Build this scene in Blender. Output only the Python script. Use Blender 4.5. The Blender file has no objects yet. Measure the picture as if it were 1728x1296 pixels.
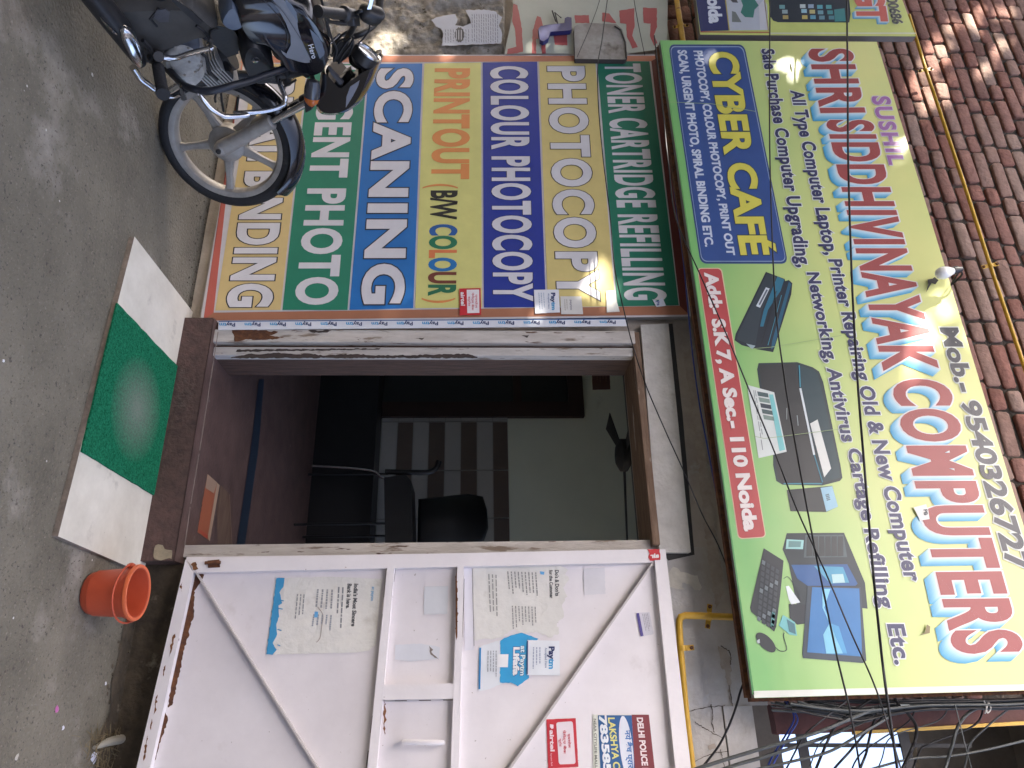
import bpy, math, random
import numpy as np
from mathutils import Vector, Matrix
C = bpy.context.scene.collection
random.seed(7); RNG = np.random.default_rng(7)
rad = math.radians

# ---------------------------------------------------------------- camera, sky, sun, exposure
CAM_H, LENS, YAW, PITCH = 1.4, 25.0, rad(23.2), rad(2.96)
FPX = LENS / 36 * 1728
Fw = Vector((-math.sin(YAW)*math.cos(PITCH), math.cos(YAW)*math.cos(PITCH), math.sin(PITCH)))
Rt = Vector((math.cos(YAW), math.sin(YAW), 0)); Up = Rt.cross(Fw)
EYE = Vector((0, 0, CAM_H))
cd = bpy.data.cameras.new('camera'); cam = bpy.data.objects.new('camera', cd); C.objects.link(cam)
cd.lens = LENS; cd.sensor_width = 36; cd.clip_start = 0.05; cd.clip_end = 500
m = Matrix.Identity(4)                      # the photographer held the phone on its side: world up points to image right
for i in range(3): m[i][0], m[i][1], m[i][2], m[i][3] = Up[i], -Rt[i], -Fw[i], EYE[i]
cam.matrix_world = m
scn = bpy.context.scene; scn.camera = cam
scn.view_settings.view_transform = 'Standard'; scn.view_settings.look = 'None'
scn.view_settings.exposure = 3.42; scn.view_settings.gamma = 1.0
scn.cycles.diffuse_bounces = 8; scn.cycles.max_bounces = 14
SUN = Vector((-0.70, -0.62, 0.46)).normalized()          # direction towards the sun
ELEV = math.asin(SUN.z); AZ = math.atan2(SUN.x, SUN.y)   # clockwise from +Y
w = bpy.data.worlds.new('World'); scn.world = w; w.use_nodes = True
nt = w.node_tree; sky = nt.nodes.new('ShaderNodeTexSky'); sky.sky_type = 'NISHITA'; sky.sun_disc = False
sky.sun_elevation = ELEV; sky.sun_rotation = AZ; sky.air_density = 0.45; sky.dust_density = 7.0; sky.ozone_density = 0.0
bg = nt.nodes['Background']; nt.links.new(sky.outputs[0], bg.inputs[0]); bg.inputs[1].default_value = 0.13
sl = bpy.data.lights.new('sun', 'SUN'); sl.energy = 2.0; sl.angle = rad(0.5); sl.color = (1, .93, .82)
so = bpy.data.objects.new('sun', sl); C.objects.link(so); so.location = SUN*30
so.rotation_euler = (-SUN).to_track_quat('-Z', 'Y').to_euler()

# ---------------------------------------------------------------- pixels of the photograph -> points on real planes
def ray(tx, ty): return Fw + Up*((tx-864)/FPX) + Rt*((ty-648)/FPX)
class Plane:
    def __init__(s, o, n): s.o = Vector(o); s.n = Vector(n).normalized()
    def p(s, tx, ty, lift=0.0):
        d = ray(tx, ty); t = (s.o + s.n*lift - EYE).dot(s.n)/d.dot(s.n); return EYE + d*t
def wallplane(Y): return Plane((0, Y, 0), (0, -1, 0))
GROUND = Plane((0, 0, 0), (0, 0, 1))

# ---------------------------------------------------------------- mesh helpers
WLOC = {}
def tag(o, label=None, cat=None, group=None, kind=None):
    for k, v in (('label', label), ('category', cat), ('group', group), ('kind', kind)):
        if v: o[k] = v
    return o
def thing(name, label, cat, loc=(0,0,0), group=None):
    o = bpy.data.objects.new(name, None); C.objects.link(o); o.location = loc; o.empty_display_size = .1
    WLOC[o.name] = Vector(loc); return tag(o, label, cat, group)
class MB:
    def __init__(s): s.v=[]; s.f=[]; s.mi=[]; s.mats=[]
    def mat(s, m):
        if m not in s.mats: s.mats.append(m)
        return s.mats.index(m)
    def add(s, vs, fs, m):
        k = len(s.v); i = s.mat(m); s.v.extend([tuple(v) for v in vs])
        for f in fs: s.f.append([k+j for j in f]); s.mi.append(i)
        return s
    def box(s, a, b, m):
        x0,y0,z0 = a; x1,y1,z1 = b
        return s.add([(x0,y0,z0),(x1,y0,z0),(x1,y1,z0),(x0,y1,z0),(x0,y0,z1),(x1,y0,z1),(x1,y1,z1),(x0,y1,z1)],
          [(0,3,2,1),(4,5,6,7),(0,1,5,4),(1,2,6,5),(2,3,7,6),(3,0,4,7)], m)
    def prism(s, pts, d, m, mside=None):            # pts: front outline, d: vector to the back
        n=len(pts); P=[Vector(p) for p in pts]; Q=[p+Vector(d) for p in P]
        s.add(P+Q, [tuple(range(n)), tuple(range(2*n-1,n-1,-1))], m)
        return s.add(P+Q, [(i,i+n,(i+1)%n+n,(i+1)%n) for i in range(n)], mside or m)
    def poly(s, pts, m): return s.add(pts, [tuple(range(len(pts)))], m)
    def tube(s, path, r, m, n=8, caps=True, closed=False):
        P=[Vector(p) for p in path]; k=len(P); R=r if hasattr(r,'__len__') else [r]*k
        ring=[]; up=None
        for i in range(k):
            if closed: t=P[(i+1)%k]-P[i-1]
            else: t=P[min(i+1,k-1)]-P[max(i-1,0)]
            if t.length<1e-9: t=Vector((0,0,1))
            t.normalize()
            if up is None: up=t.orthogonal().normalized()
            up=(up-t*up.dot(t))
            up=up.normalized() if up.length>1e-6 else t.orthogonal().normalized()
            b=t.cross(up)
            ring+= [P[i]+(up*math.cos(2*math.pi*j/n)+b*math.sin(2*math.pi*j/n))*R[i] for j in range(n)]
        fs=[]
        for i in range(k if closed else k-1):
            i2=(i+1)%k
            for j in range(n): fs.append((i*n+j, i*n+(j+1)%n, i2*n+(j+1)%n, i2*n+j))
        if caps and not closed: fs += [tuple(range(n-1,-1,-1)), tuple((k-1)*n+j for j in range(n))]
        return s.add(ring, fs, m)
    def lathe(s, prof, m, o=(0,0,0), ax=(0,0,1), n=32, closed=False):    # prof: (radius, height)
        ax=Vector(ax).normalized(); e=ax.orthogonal().normalized(); g=ax.cross(e); o=Vector(o); vs=[]
        for r,h in prof:
            vs+=[o+ax*h+(e*math.cos(2*math.pi*j/n)+g*math.sin(2*math.pi*j/n))*r for j in range(n)]
        k=len(prof); fs=[(i*n+j, i*n+(j+1)%n, ((i+1)%k)*n+(j+1)%n, ((i+1)%k)*n+j) for i in range(k if closed else k-1) for j in range(n)]
        return s.add(vs, fs, m)
    def loft(s, rings, m, caps=True):               # rings: lists of equal length
        n=len(rings[0]); vs=[p for r in rings for p in r]
        fs=[(i*n+j, i*n+(j+1)%n, (i+1)*n+(j+1)%n, (i+1)*n+j) for i in range(len(rings)-1) for j in range(n)]
        if caps: fs += [tuple(range(n-1,-1,-1)), tuple((len(rings)-1)*n+j for j in range(n))]
        return s.add(vs, fs, m)
    def ball(s, c, r, m, n=14):
        r=r if hasattr(r,'__len__') else (r,r,r); c=Vector(c); vs=[];k=n//2
        for i in range(k+1):
            a=math.pi*i/k
            vs+=[c+Vector((r[0]*math.sin(a)*math.cos(2*math.pi*j/n), r[1]*math.sin(a)*math.sin(2*math.pi*j/n), r[2]*math.cos(a))) for j in range(n)]
        return s.add(vs, [(i*n+j,(i+1)*n+j,(i+1)*n+(j+1)%n,i*n+(j+1)%n) for i in range(k) for j in range(n)], m)
    def build(s, name, parent=None, smooth=35, bevel=0, sub=0):
        V=np.array(s.v, float)
        if parent is None: o3=Vector((float(V[:,0].mean()), float(V[:,1].mean()), float(V[:,2].min())))
        else: o3=WLOC[parent.name]
        me=bpy.data.meshes.new(name); me.from_pydata([tuple(x) for x in V-np.array(o3)], [], s.f)
        for mm in s.mats: me.materials.append(mm)
        me.polygons.foreach_set('material_index', s.mi)
        if smooth:
            me.polygons.foreach_set('use_smooth', [True]*len(s.f)); me.set_sharp_from_angle(angle=rad(smooth))
        me.update(); o=bpy.data.objects.new(name, me); C.objects.link(o)
        if parent is None: o.location=o3; WLOC[o.name]=Vector(o3)
        else: o.parent=parent; WLOC[o.name]=Vector(o3)
        if bevel:
            b=o.modifiers.new('bevel','BEVEL'); b.width=bevel; b.segments=2; b.limit_method='ANGLE'; b.angle_limit=rad(40)
        if sub:
            b=o.modifiers.new('sub','SUBSURF'); b.levels=sub; b.render_levels=sub
        return o
def curve(pts, k=8):                                # Catmull-Rom through points
    P=[Vector(p) for p in pts]; P=[P[0]*2-P[1]]+P+[P[-1]*2-P[-2]]; out=[]
    for i in range(1,len(P)-2):
        a,b,c,d=P[i-1:i+3]
        for j in range(k):
            t=j/k; out.append(.5*((2*b)+(c-a)*t+(2*a-5*b+4*c-d)*t*t+(3*b-a-3*c+d)*t**3))
    return out+[P[-2]]

# ---------------------------------------------------------------- materials
def lin(c): c/=255; return c/12.92 if c<=.04045 else ((c+.055)/1.055)**2.4
def srgb(r,g,b,k=1.0): return tuple(min(.85,lin(x)*k) for x in (r,g,b))
def mat(name, col, rough=.6, var=.0, scale=6, metal=0, bump=0, bscale=40, col2=None, patch=None, spec=.5, stretch=None, coat=0):
    """procedural surface: colour, fractal variation towards col2, optional patches (colour, threshold, scale), bump"""
    mt=bpy.data.materials.new(name); mt.use_nodes=True; n=mt.node_tree.nodes; L=mt.node_tree.links; b=n['Principled BSDF']
    b.inputs['Roughness'].default_value=rough; b.inputs['Metallic'].default_value=metal; b.inputs['Specular IOR Level'].default_value=spec
    if coat: b.inputs['Coat Weight'].default_value=coat; b.inputs['Coat Roughness'].default_value=.08
    c=(*col,1); b.inputs['Base Color'].default_value=c
    tc=n.new('ShaderNodeNewGeometry'); vec=tc.outputs['Position']
    if stretch:
        mp=n.new('ShaderNodeMapping'); L.new(vec,mp.inputs[0]); mp.inputs['Scale'].default_value=stretch; vec=mp.outputs[0]
    out=None
    if var or col2:
        ns=n.new('ShaderNodeTexNoise'); L.new(vec,ns.inputs[0]); ns.inputs['Scale'].default_value=scale; ns.inputs['Detail'].default_value=9; ns.inputs['Roughness'].default_value=.65
        mr=n.new('ShaderNodeMapRange'); L.new(ns.outputs[0],mr.inputs[0]); mr.inputs[1].default_value=.32; mr.inputs[2].default_value=.68
        mx=n.new('ShaderNodeMix'); mx.data_type='RGBA'; L.new(mr.outputs[0],mx.inputs[0])
        k2=col2 or tuple(x*(1-var) for x in col); mx.inputs[6].default_value=(*k2,1); mx.inputs[7].default_value=c; out=mx.outputs[2]
    for (pc,th,ps,soft) in (patch or []):
        ns=n.new('ShaderNodeTexNoise'); L.new(vec,ns.inputs[0]); ns.inputs['Scale'].default_value=ps; ns.inputs['Detail'].default_value=8; ns.inputs['Roughness'].default_value=.6; ns.noise_dimensions='4D'; ns.inputs['W'].default_value=hash((name,ps))%97*.37 if False else (sum(map(ord,name))%53)*.71+ps
        mr=n.new('ShaderNodeMapRange'); L.new(ns.outputs[0],mr.inputs[0]); mr.inputs[1].default_value=th; mr.inputs[2].default_value=th+soft
        mx=n.new('ShaderNodeMix'); mx.data_type='RGBA'; L.new(mr.outputs[0],mx.inputs[0])
        if out is None: mx.inputs[6].default_value=c
        else: L.new(out,mx.inputs[6])
        mx.inputs[7].default_value=(*pc,1); out=mx.outputs[2]
    if out is not None: L.new(out,b.inputs['Base Color'])
    if bump:
        ns=n.new('ShaderNodeTexNoise'); L.new(vec,ns.inputs[0]); ns.inputs['Scale'].default_value=bscale; ns.inputs['Detail'].default_value=7
        bp=n.new('ShaderNodeBump'); bp.inputs['Strength'].default_value=min(1,bump); bp.inputs['Distance'].default_value=.01; L.new(ns.outputs[0],bp.inputs['Height']); L.new(bp.outputs[0],b.inputs['Normal'])
    return mt
INKS={}
KINK=1.14
def ink(r,g,b):
    k=(r,g,b)
    if k not in INKS:
        INKS[k]=mat('ink_%02x%02x%02x'%k, tuple(.94*x+.06*.34 for x in srgb(r,g,b,KINK)), rough=.38, var=.10, scale=9, bump=.12, bscale=9, spec=.4)
    return INKS[k]

# ---------------------------------------------------------------- printed sheets and lettering
TCACHE={}
def glyphs(s, off=0.0, runs=None, sp=1.0):
    key=(s,round(off,4),tuple(runs) if runs else None,sp)
    if key in TCACHE: return TCACHE[key]
    cu=bpy.data.curves.new('t','FONT'); cu.body=s; cu.size=1; cu.resolution_u=5 if s==s.upper() else 3; cu.offset=off; cu.space_character=sp; cu.fill_mode='BOTH'
    if runs:
        for i,r in enumerate(runs): cu.body_format[i].material_index=r
    ob=bpy.data.objects.new('t',cu); C.objects.link(ob)
    for i in range(8 if runs else 1): cu.materials.append(None)
    dg=bpy.context.evaluated_depsgraph_get(); me=bpy.data.meshes.new_from_object(ob.evaluated_get(dg))
    V=np.array([v.co[:2] for v in me.vertices]) if len(me.vertices) else np.zeros((0,2)); Fs=[tuple(p.vertices) for p in me.polygons]; M=[p.material_index for p in me.polygons]
    bpy.data.objects.remove(ob); bpy.data.curves.remove(cu); bpy.data.meshes.remove(me)
    TCACHE[key]=(V,Fs,M); return TCACHE[key]
CAPH=.727
STEP=.0006
class Sheet:
    def __init__(s, plane): s.pl=plane; s.mb=MB(); s.lay=1
    def q(s, pts, lift): return [s.pl.p(x,y,lift) for x,y in pts]
    def poly(s, pts, col, lay=None, jag=0):
        lay=s.lay if lay is None else lay
        if jag:
            out=[]
            for i,(a,b) in enumerate(zip(pts,pts[1:]+pts[:1])):
                L=math.hypot(b[0]-a[0],b[1]-a[1]); k=max(1,int(L/4))
                for j in range(k):
                    t=j/k; jj=jag if j else jag*.4
                    out.append((a[0]+(b[0]-a[0])*t+random.uniform(-jj,jj), a[1]+(b[1]-a[1])*t+random.uniform(-jj,jj)))
            pts=out
        s.mb.poly(s.q(pts,lay*STEP), col if not isinstance(col,tuple) else ink(*col)); return s
    def line(s, a, b, w, col, lay=None):
        dx,dy=b[0]-a[0],b[1]-a[1]; L=math.hypot(dx,dy) or 1; nx,ny=-dy/L*w/2,dx/L*w/2
        return s.poly([(a[0]+nx,a[1]+ny),(b[0]+nx,b[1]+ny),(b[0]-nx,b[1]-ny),(a[0]-nx,a[1]-ny)],col,lay)
    def text(s, t, b0, b1, t1, t0, col, bold=.03, outline=None, shadow=None, lay=None, runs=None, cols=None, sp=1.0):
        """b0,b1: baseline start/end pixels; t0,t1: cap-height line start/end pixels"""
        lay=s.lay if lay is None else lay
        V,Fs,M=glyphs(t,bold,runs,sp)
        if not len(V): return s
        x0,x1=V[:,0].min(),V[:,0].max()
        B0,B1,T1,T0=[s.pl.p(*p) for p in (b0,b1,t1,t0)]; n=s.pl.n
        def put(V,Fs,M,lay,cs,sh=(0,0)):
            if outline and len(V):
                V=np.array([V[i] for f in Fs for i in f]); k=0; nf=[]
                for f in Fs: nf.append(tuple(range(k,k+len(f)))); k+=len(f)
                jit=[random.uniform(0,.22) for f in nf for _ in [0]]; jl=[j for f,j in zip(nf,jit) for _ in f]; Fs=nf
            else: jl=[0]*len(V)
            vs=[]
            for (x,y),jz in zip(V,jl):
                u=(x-x0)/(x1-x0)+sh[0]; v=y/CAPH+sh[1]
                vs.append((B0*(1-u)+B1*u)*(1-v)+(T0*(1-u)+T1*u)*v+n*((lay+jz)*STEP))
            for k in set(M):
                idx=[f for f,mm in zip(Fs,M) if mm==k]; c=cs[k] if isinstance(cs,list) else cs
                s.mb.add(vs, idx, ink(*c) if isinstance(c,tuple) else c)
        if shadow:
            (du,dv,nst,ca,cb)=shadow
            V2,F2,M2=glyphs(t,bold+(outline[0] if outline else 0),None,sp)
            for i in range(nst,0,-1):
                f=i/nst; cc=tuple(int(cb[j]+(ca[j]-cb[j])*f) for j in range(3)); put(V2,F2,M2,lay+(nst-i)*.25,cc,(du*f,dv*f))
            lay+=nst*.25+.5
        if outline:
            V2,F2,M2=glyphs(t,bold+outline[0],None,sp); put(V2,F2,M2,lay,outline[1]); lay+=1
        put(V,Fs,M,lay,cols or col); return s
    def lines(s, quad, n, col, fill=(.6,1.0), wt=.35, lay=None):      # small print: rows of short dashes inside quad (BL,BR,TR,TL)
        BL,BR,TR,TL=quad
        L=lambda a,b,t:(a[0]+(b[0]-a[0])*t,a[1]+(b[1]-a[1])*t)
        for i in range(n):
            v0=1-(i+wt)/n; v1=1-i/n; u=0; end=random.uniform(*fill)
            while u<end-.03:
                e=min(end,u+random.uniform(.05,.16)); 
                a,b=L(BL,TL,v0),L(BR,TR,v0); c,d=L(BL,TL,v1),L(BR,TR,v1)
                s.poly([L(a,b,u),L(a,b,e),L(c,d,e),L(c,d,u)],col,lay); u=e+.025
    def build(s, name, parent=None): return s.mb.build(name,parent,smooth=0)
def bquad(BL,BR,TR,TL):
    """pixel at (u,v) inside a quad given in reading order, bilinear"""
    def g(u,v): return ((BL[0]*(1-u)+BR[0]*u)*(1-v)+(TL[0]*(1-u)+TR[0]*u)*v, (BL[1]*(1-u)+BR[1]*u)*(1-v)+(TL[1]*(1-u)+TR[1]*u)*v)
    return g
def roundrect(BL,BR,TR,TL,r=.12,k=4,asp=1.0):
    g=bquad(BL,BR,TR,TL); out=[]; ru=r*asp; rv=r
    for cu,cv,a0 in ((ru,rv,180),(1-ru,rv,270),(1-ru,1-rv,0),(ru,1-rv,90)):
        for j in range(k+1):
            a=rad(a0+90*j/k); out.append(g(cu+ru*math.cos(a),cv+rv*math.sin(a)))
    return out
def board(name, plane, quad, thick, m, parent=None, mside=None, lift=0):
    mb=MB(); mb.prism([plane.p(x,y,lift) for x,y in quad], -plane.n*thick, m, mside); return mb.build(name,parent,smooth=0)

# ---------------------------------------------------------------- shared materials
YW = 3.15                                    # front face of the shop wall
M = {}
M['street'] = mat('street_concrete', (.212,.192,.146), .9, scale=1.8, col2=(.108,.096,.070), bump=1, bscale=70,
    patch=[((.36,.33,.28),.56,2.4,.16),((.085,.06,.038),.60,1.2,.2),((.07,.06,.048),.60,60,.07),((.27,.24,.19),.57,90,.14),((.07,.06,.045),.60,95,.05),((.40,.38,.34),.69,45,.04),((.06,.05,.04),.68,22,.05)])
M['dirt'] = mat('dirt', (.11,.085,.055), .95, scale=9, col2=(.035,.028,.02), bump=1, bscale=30, patch=[((.22,.19,.14),.6,14,.1)])
M['plaster'] = mat('bare_plaster', (.48,.43,.37), .9, scale=3, col2=(.31,.265,.22), bump=.6, bscale=30, patch=[((.11,.085,.06),.6,1.7,.22),((.42,.40,.37),.62,7,.05)])
M['plaster_grey'] = mat('grey_washed_plaster', (.60,.59,.575), .9, scale=2.6, col2=(.38,.345,.30), bump=.6, bscale=30, patch=[((.20,.155,.115),.57,1.5,.2),((.66,.64,.58),.64,5,.05),((.10,.075,.055),.70,9,.04)])
M['rough'] = mat('rough_plaster', (.42,.39,.34), .95, scale=16, col2=(.20,.165,.12), bump=1, bscale=28, patch=[((.10,.08,.05),.6,30,.08),((.55,.53,.5),.6,7,.1)])
M['lintel'] = mat('lintel_cement', (.66,.635,.59), .85, scale=8, col2=(.50,.475,.43), bump=.5, bscale=50, patch=[((.27,.23,.18),.61,5,.12),((.16,.13,.10),.70,22,.04)])
M['redoxide'] = mat('red_oxide_floor', (.128,.078,.066), .55, scale=7, col2=(.072,.043,.037), bump=.25, bscale=60, patch=[((.20,.16,.14),.66,9,.08)])
M['redoxide_face'] = mat('red_oxide_step', (.105,.058,.048), .85, scale=22, col2=(.055,.032,.027), bump=.7, bscale=70, patch=[((.20,.165,.14),.60,3,.15),((.24,.20,.15),.70,7,.03)])
M['mortar'] = mat('mortar', (.085,.07,.055), .95, var=.5, scale=12, bump=1, bscale=60)
M['recess'] = mat('sooty_recess_plaster', (.15,.13,.11), .9, scale=3, col2=(.08,.07,.058), bump=.4, bscale=30)  # recess plaster, darker than the front wall plaster
M['wood'] = mat('frame_wood', (.12,.062,.04), .7, scale=8, col2=(.05,.025,.015), bump=.3, bscale=30, stretch=(6,6,.7))
M['lintelwood'] = mat('raw_wood', (.25,.165,.11), .8, scale=10, col2=(.13,.075,.045), bump=.5, bscale=30, stretch=(.8,5,5), patch=[((.50,.46,.41),.62,4,.05)])
def chipped(name, base, rust=(.12,.045,.018), th=.66, ps=11, rough=.42):
    return mat(name, base, rough, var=.10, scale=3, bump=.12, bscale=25, patch=[(tuple(x*.72 for x in base),.63,4.5,.12),((.34,.30,.28),.735,60,.02),(rust,th,ps,.035)])
M['white'] = mat('white_gate_paint', (.75,.715,.73), .45, scale=2.2, col2=(.63,.595,.61), bump=.15, bscale=12, patch=[((.54,.50,.50),.62,5,.14),((.36,.32,.30),.685,70,.02),((.20,.15,.12),.76,34,.015)])
M['white2'] = chipped('white_bar_paint', (.77,.735,.745), th=.68, ps=17)
M['whitechip'] = mat('chipped_white_paint', (.58,.54,.50), .55, scale=5, col2=(.42,.38,.34), bump=.3, bscale=30, stretch=(6,6,1), patch=[((.22,.17,.13),.58,5,.06),((.10,.055,.035),.62,9,.03)])
M['grime'] = mat('grime', (.16,.13,.11), .9, var=.4, scale=20)  # grime that also carries the painted edge shade along the gate bars
M['brace'] = chipped('brace_paint', (.50,.465,.45), th=.66, ps=14)
M['rust'] = mat('rust', (.16,.06,.02), .9, scale=40, col2=(.05,.02,.012), bump=.6, bscale=60)
M['roomwall'] = mat('green_white_wash', (.74,.78,.66), .8, var=.08, scale=2, patch=[((.40,.40,.33),.62,1.6,.1)])
M['roomdark'] = mat('dark_room_paint', (.10,.075,.07), .8, var=.3, scale=3)
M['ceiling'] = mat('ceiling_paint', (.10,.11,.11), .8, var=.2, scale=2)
M['black'] = mat('black_plastic', (.014,.014,.016), .42, var=.3, scale=12, bump=.1, bscale=60)
M['blackgloss'] = mat('black_gloss', (.006,.006,.009), .16, var=.3, scale=5, coat=.5)
M['rubber'] = mat('tyre_rubber', (.018,.018,.02), .72, var=.35, scale=20, bump=.3, bscale=90, patch=[((.06,.052,.045),.62,6,.1)])
M['chrome'] = mat('chrome', (.62,.62,.64), .16, metal=1, var=.25, scale=14)
M['alloy'] = mat('dusty_alloy', (.37,.345,.31), .45, metal=.15, var=.35, scale=14, patch=[((.26,.23,.19),.58,8,.1)])
M['engine'] = mat('engine_alloy', (.50,.485,.455), .5, metal=.1, var=.45, scale=18, patch=[((.06,.05,.04),.58,14,.08)])
M['greyplastic'] = mat('dusty_grey_plastic', (.07,.065,.058), .6, var=.45, scale=9, patch=[((.14,.128,.108),.62,6,.12)])
M['tankgrey'] = mat('silver_grey_decal', (.19,.195,.215), .35, metal=.15, var=.15, scale=20)
M['tankblue'] = mat('blue_grey_decal', (.12,.145,.19), .3, metal=.1, var=.15, scale=10)
M['amber'] = mat('amber_lens', (.45,.10,.01), .2, coat=.4)
M['smoke'] = mat('smoked_lens', (.045,.047,.055), .15, coat=.6)
M['glassdial'] = mat('dial_glass', (.16,.17,.18), .12, var=.3, scale=25, coat=.5)
M['yellow'] = mat('yellow_gas_paint', (.62,.36,.025), .45, var=.2, scale=14, bump=.1, bscale=40, patch=[((.30,.10,.015),.66,16,.06)])
M['iron'] = mat('grey_iron', (.045,.042,.04), .7, var=.4, scale=12)
M['cable'] = mat('cable_black', (.010,.010,.012), .55)
M['cablegrey'] = mat('cable_grey', (.085,.095,.095), .6, var=.3, scale=9)
M['cableblue'] = mat('cable_blue', (.02,.05,.28), .5)
M['red_bucket'] = mat('orange_red_plastic', (.48,.075,.03), .42, var=.14, scale=9, bump=.08, bscale=60, patch=[((.36,.12,.06),.64,9,.1)])
M['red_rim'] = mat('bucket_rim', (.62,.13,.045), .4, var=.1, scale=9)
M['slab'] = mat('white_marble', (.74,.70,.60), .55, scale=5, col2=(.58,.54,.45), bump=.1, bscale=50, patch=[((.40,.37,.31),.62,7,.14),((.28,.25,.2),.70,40,.03)])
M['green'] = mat('green_turf', (.012,.155,.07), .95, scale=240, col2=(.006,.06,.03), bump=1, bscale=300, patch=[((.06,.105,.075),.53,2.6,.22)])
M['darkwood'] = mat('dark_door_wood', (.035,.016,.013), .7, var=.3, scale=6)
M['maroon'] = mat('maroon_board', (.12,.035,.028), .7, scale=6, col2=(.06,.02,.016), bump=.3)
M['bluetape'] = mat('blue_tape', (.014,.026,.045), .5, var=.3, scale=9)
M['board'] = mat('sheet_metal_back', (.20,.19,.18), .6, var=.2)
M['bulb'] = mat('bulb_glass', (.8,.8,.78), .25)

# ---------------------------------------------------------------- unseen house added across the lane, behind the camera, to close the low sky
OB=thing('sky_block_house','plain plastered house added out of view across the lane to block low sky','building',(0,-6.5,0))
mb=MB(); mb.box((-16,-9,0),(16,-6.5,6.2),mat('opposite_plaster',(.36,.33,.29),.9,var=.25,scale=1.2)); mb.build('sky_block_wall',OB,smooth=0)  # wall and plaster of the added sky-blocking house
mb=MB(); mb.box((-16.2,-9.2,6.2),(16.2,-6.1,6.4),mat('parapet_plaster',(.3,.28,.25),.9,var=.25,scale=2)); mb.build('sky_block_roof_slab',OB,smooth=0)  # roof slab and plaster of the added sky-blocking house
mb=MB()
# ---------------------------------------------------------------- the street

mb=MB(); mb.add([(-60,-60,0),(60,-60,0),(60,60,0),(-60,60,0)],[(0,1,2,3)],M['street'])
tag(mb.build('street',smooth=0),kind='structure')

# ---------------------------------------------------------------- the shop building
W0 = wallplane(YW)
xl = wallplane(3.12).p(700,603).x; xr = W0.p(700,917).x
zl = wallplane(3.12).p(1067,590).z; FL = 0.16
xe = W0.p(1300,1190).x; zb = W0.p(1268,1190).z
B = thing('shop_building','old two storey shop building of grey plaster below and bare red brick above','building',(-1.5,YW,0))
def wbox(mb,x0,x1,z0,z1,m,y0=YW,y1=YW+.2): mb.box((x0,y0,z0),(x1,y1,z1),m)
ZB=2.60
mb=MB()
wbox(mb,-8,xl-.07,0,ZB,M['plaster']); wbox(mb,xr+.03,xe,0,ZB,M['plaster_grey']); wbox(mb,xl-.07,xr+.03,zl,ZB,M['plaster'])
wbox(mb,xe,2.2,0,zb-.125,M['plaster_grey'])
mb.build('plaster_wall',B,smooth=0)
# uneven render on the left bay, a real bumpy sheet
def bumpy(name, plane, px0, px1, py0, py1, nxn, nyn, amp, m, lift, parent):
    mb=MB(); vs=[]
    from mathutils import noise
    for i in range(nxn+1):
        for j in range(nyn+1):
            p=plane.p(px0+(px1-px0)*i/nxn, py0+(py1-py0)*j/nyn, lift)
            e=min(i,nxn-i,j,nyn-j); k=1 if e else 0
            h=noise.fractal(p*9,1,2,5)*amp+noise.fractal(p*38,1,2,3)*amp*.45
            vs.append(p+plane.n*(h*k-.02*(1-k)))
    fs=[(i*(nyn+1)+j,(i+1)*(nyn+1)+j,(i+1)*(nyn+1)+j+1,i*(nyn+1)+j+1) for i in range(nxn) for j in range(nyn)]
    mb.add(vs,fs,m); return mb.build(name,parent,smooth=60)
bumpy('rough_render',wallplane(3.12),470,852,-90,110,130,70,.016,M['rough'],.0,B)
# bricks, Flemish courses, each with its own tone
bm_=[mat('brick_%s'%k,c,.9,scale=16,col2=tuple(x*.66 for x in c),bump=.8,bscale=45,patch=[((.30,.24,.19),.66,18,.1)]) for k,c in
     (('red',(.28,.125,.092)),('rust',(.30,.15,.115)),('dusty',(.32,.195,.15)),('pale',(.35,.235,.185)),('dark',(.22,.11,.083)))]
mb=MB(); CH=.0845
def brick(mb,x0,x1,z0,z1,y,m):
    j=lambda a=.004: random.uniform(-a,a); c=.009; d=.012
    x0+=j();x1+=j();z0+=j(.003);z1+=j(.003); y+=random.uniform(-.008,.006); t=j(.004)
    o=[(x0+j(),z0+j(.003)),(x1+j(),z0+j(.003)),(x1+j(),z1+j(.003)),(x0+j(),z1+j(.003))]
    cx,cz=(x0+x1)/2,(z0+z1)/2
    def ring(ins,yy):
        out=[]
        for (px,pz) in o:
            sx=1 if px>cx else -1; sz=1 if pz>cz else -1
            k=.010
            a=(px-sx*ins,pz-sz*(ins+k)); b=(px-sx*(ins+k),pz-sz*ins)
            out += [a,b] if sx*sz>0 else [b,a]
        return [(p[0],yy+t*(p[0]-cx)/.1,p[1]) for p in out]
    mb.loft([ring(0,y+.05),ring(0,y+c*.6),ring(.0035,y+.002),ring(.009,y)],m)
z=ZB; row=0
while z<5.9:
    x=-7.6+random.uniform(-.1,.1)+(.19 if row%2 else 0); k=row
    while x<xe-.02:
        L=.235 if k%2==0 else .115
        L*=random.uniform(.96,1.04); k+=1
        mm=random.choices(bm_,[4,4,4,2,1])[0]
        if x+L<xe+.12: brick(mb,x,min(x+L,xe),z+.008,z+CH-.009,YW+.0,mm)
        x+=L+.014
    z+=CH; row+=1
mb.build('brick_wall',B,smooth=30)
mb=MB(); mb.box((-8,YW+.017,ZB),(xe-.005,YW+.2,5.95),M['mortar']); mb.build('mortar_bed',B,smooth=0)
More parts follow.
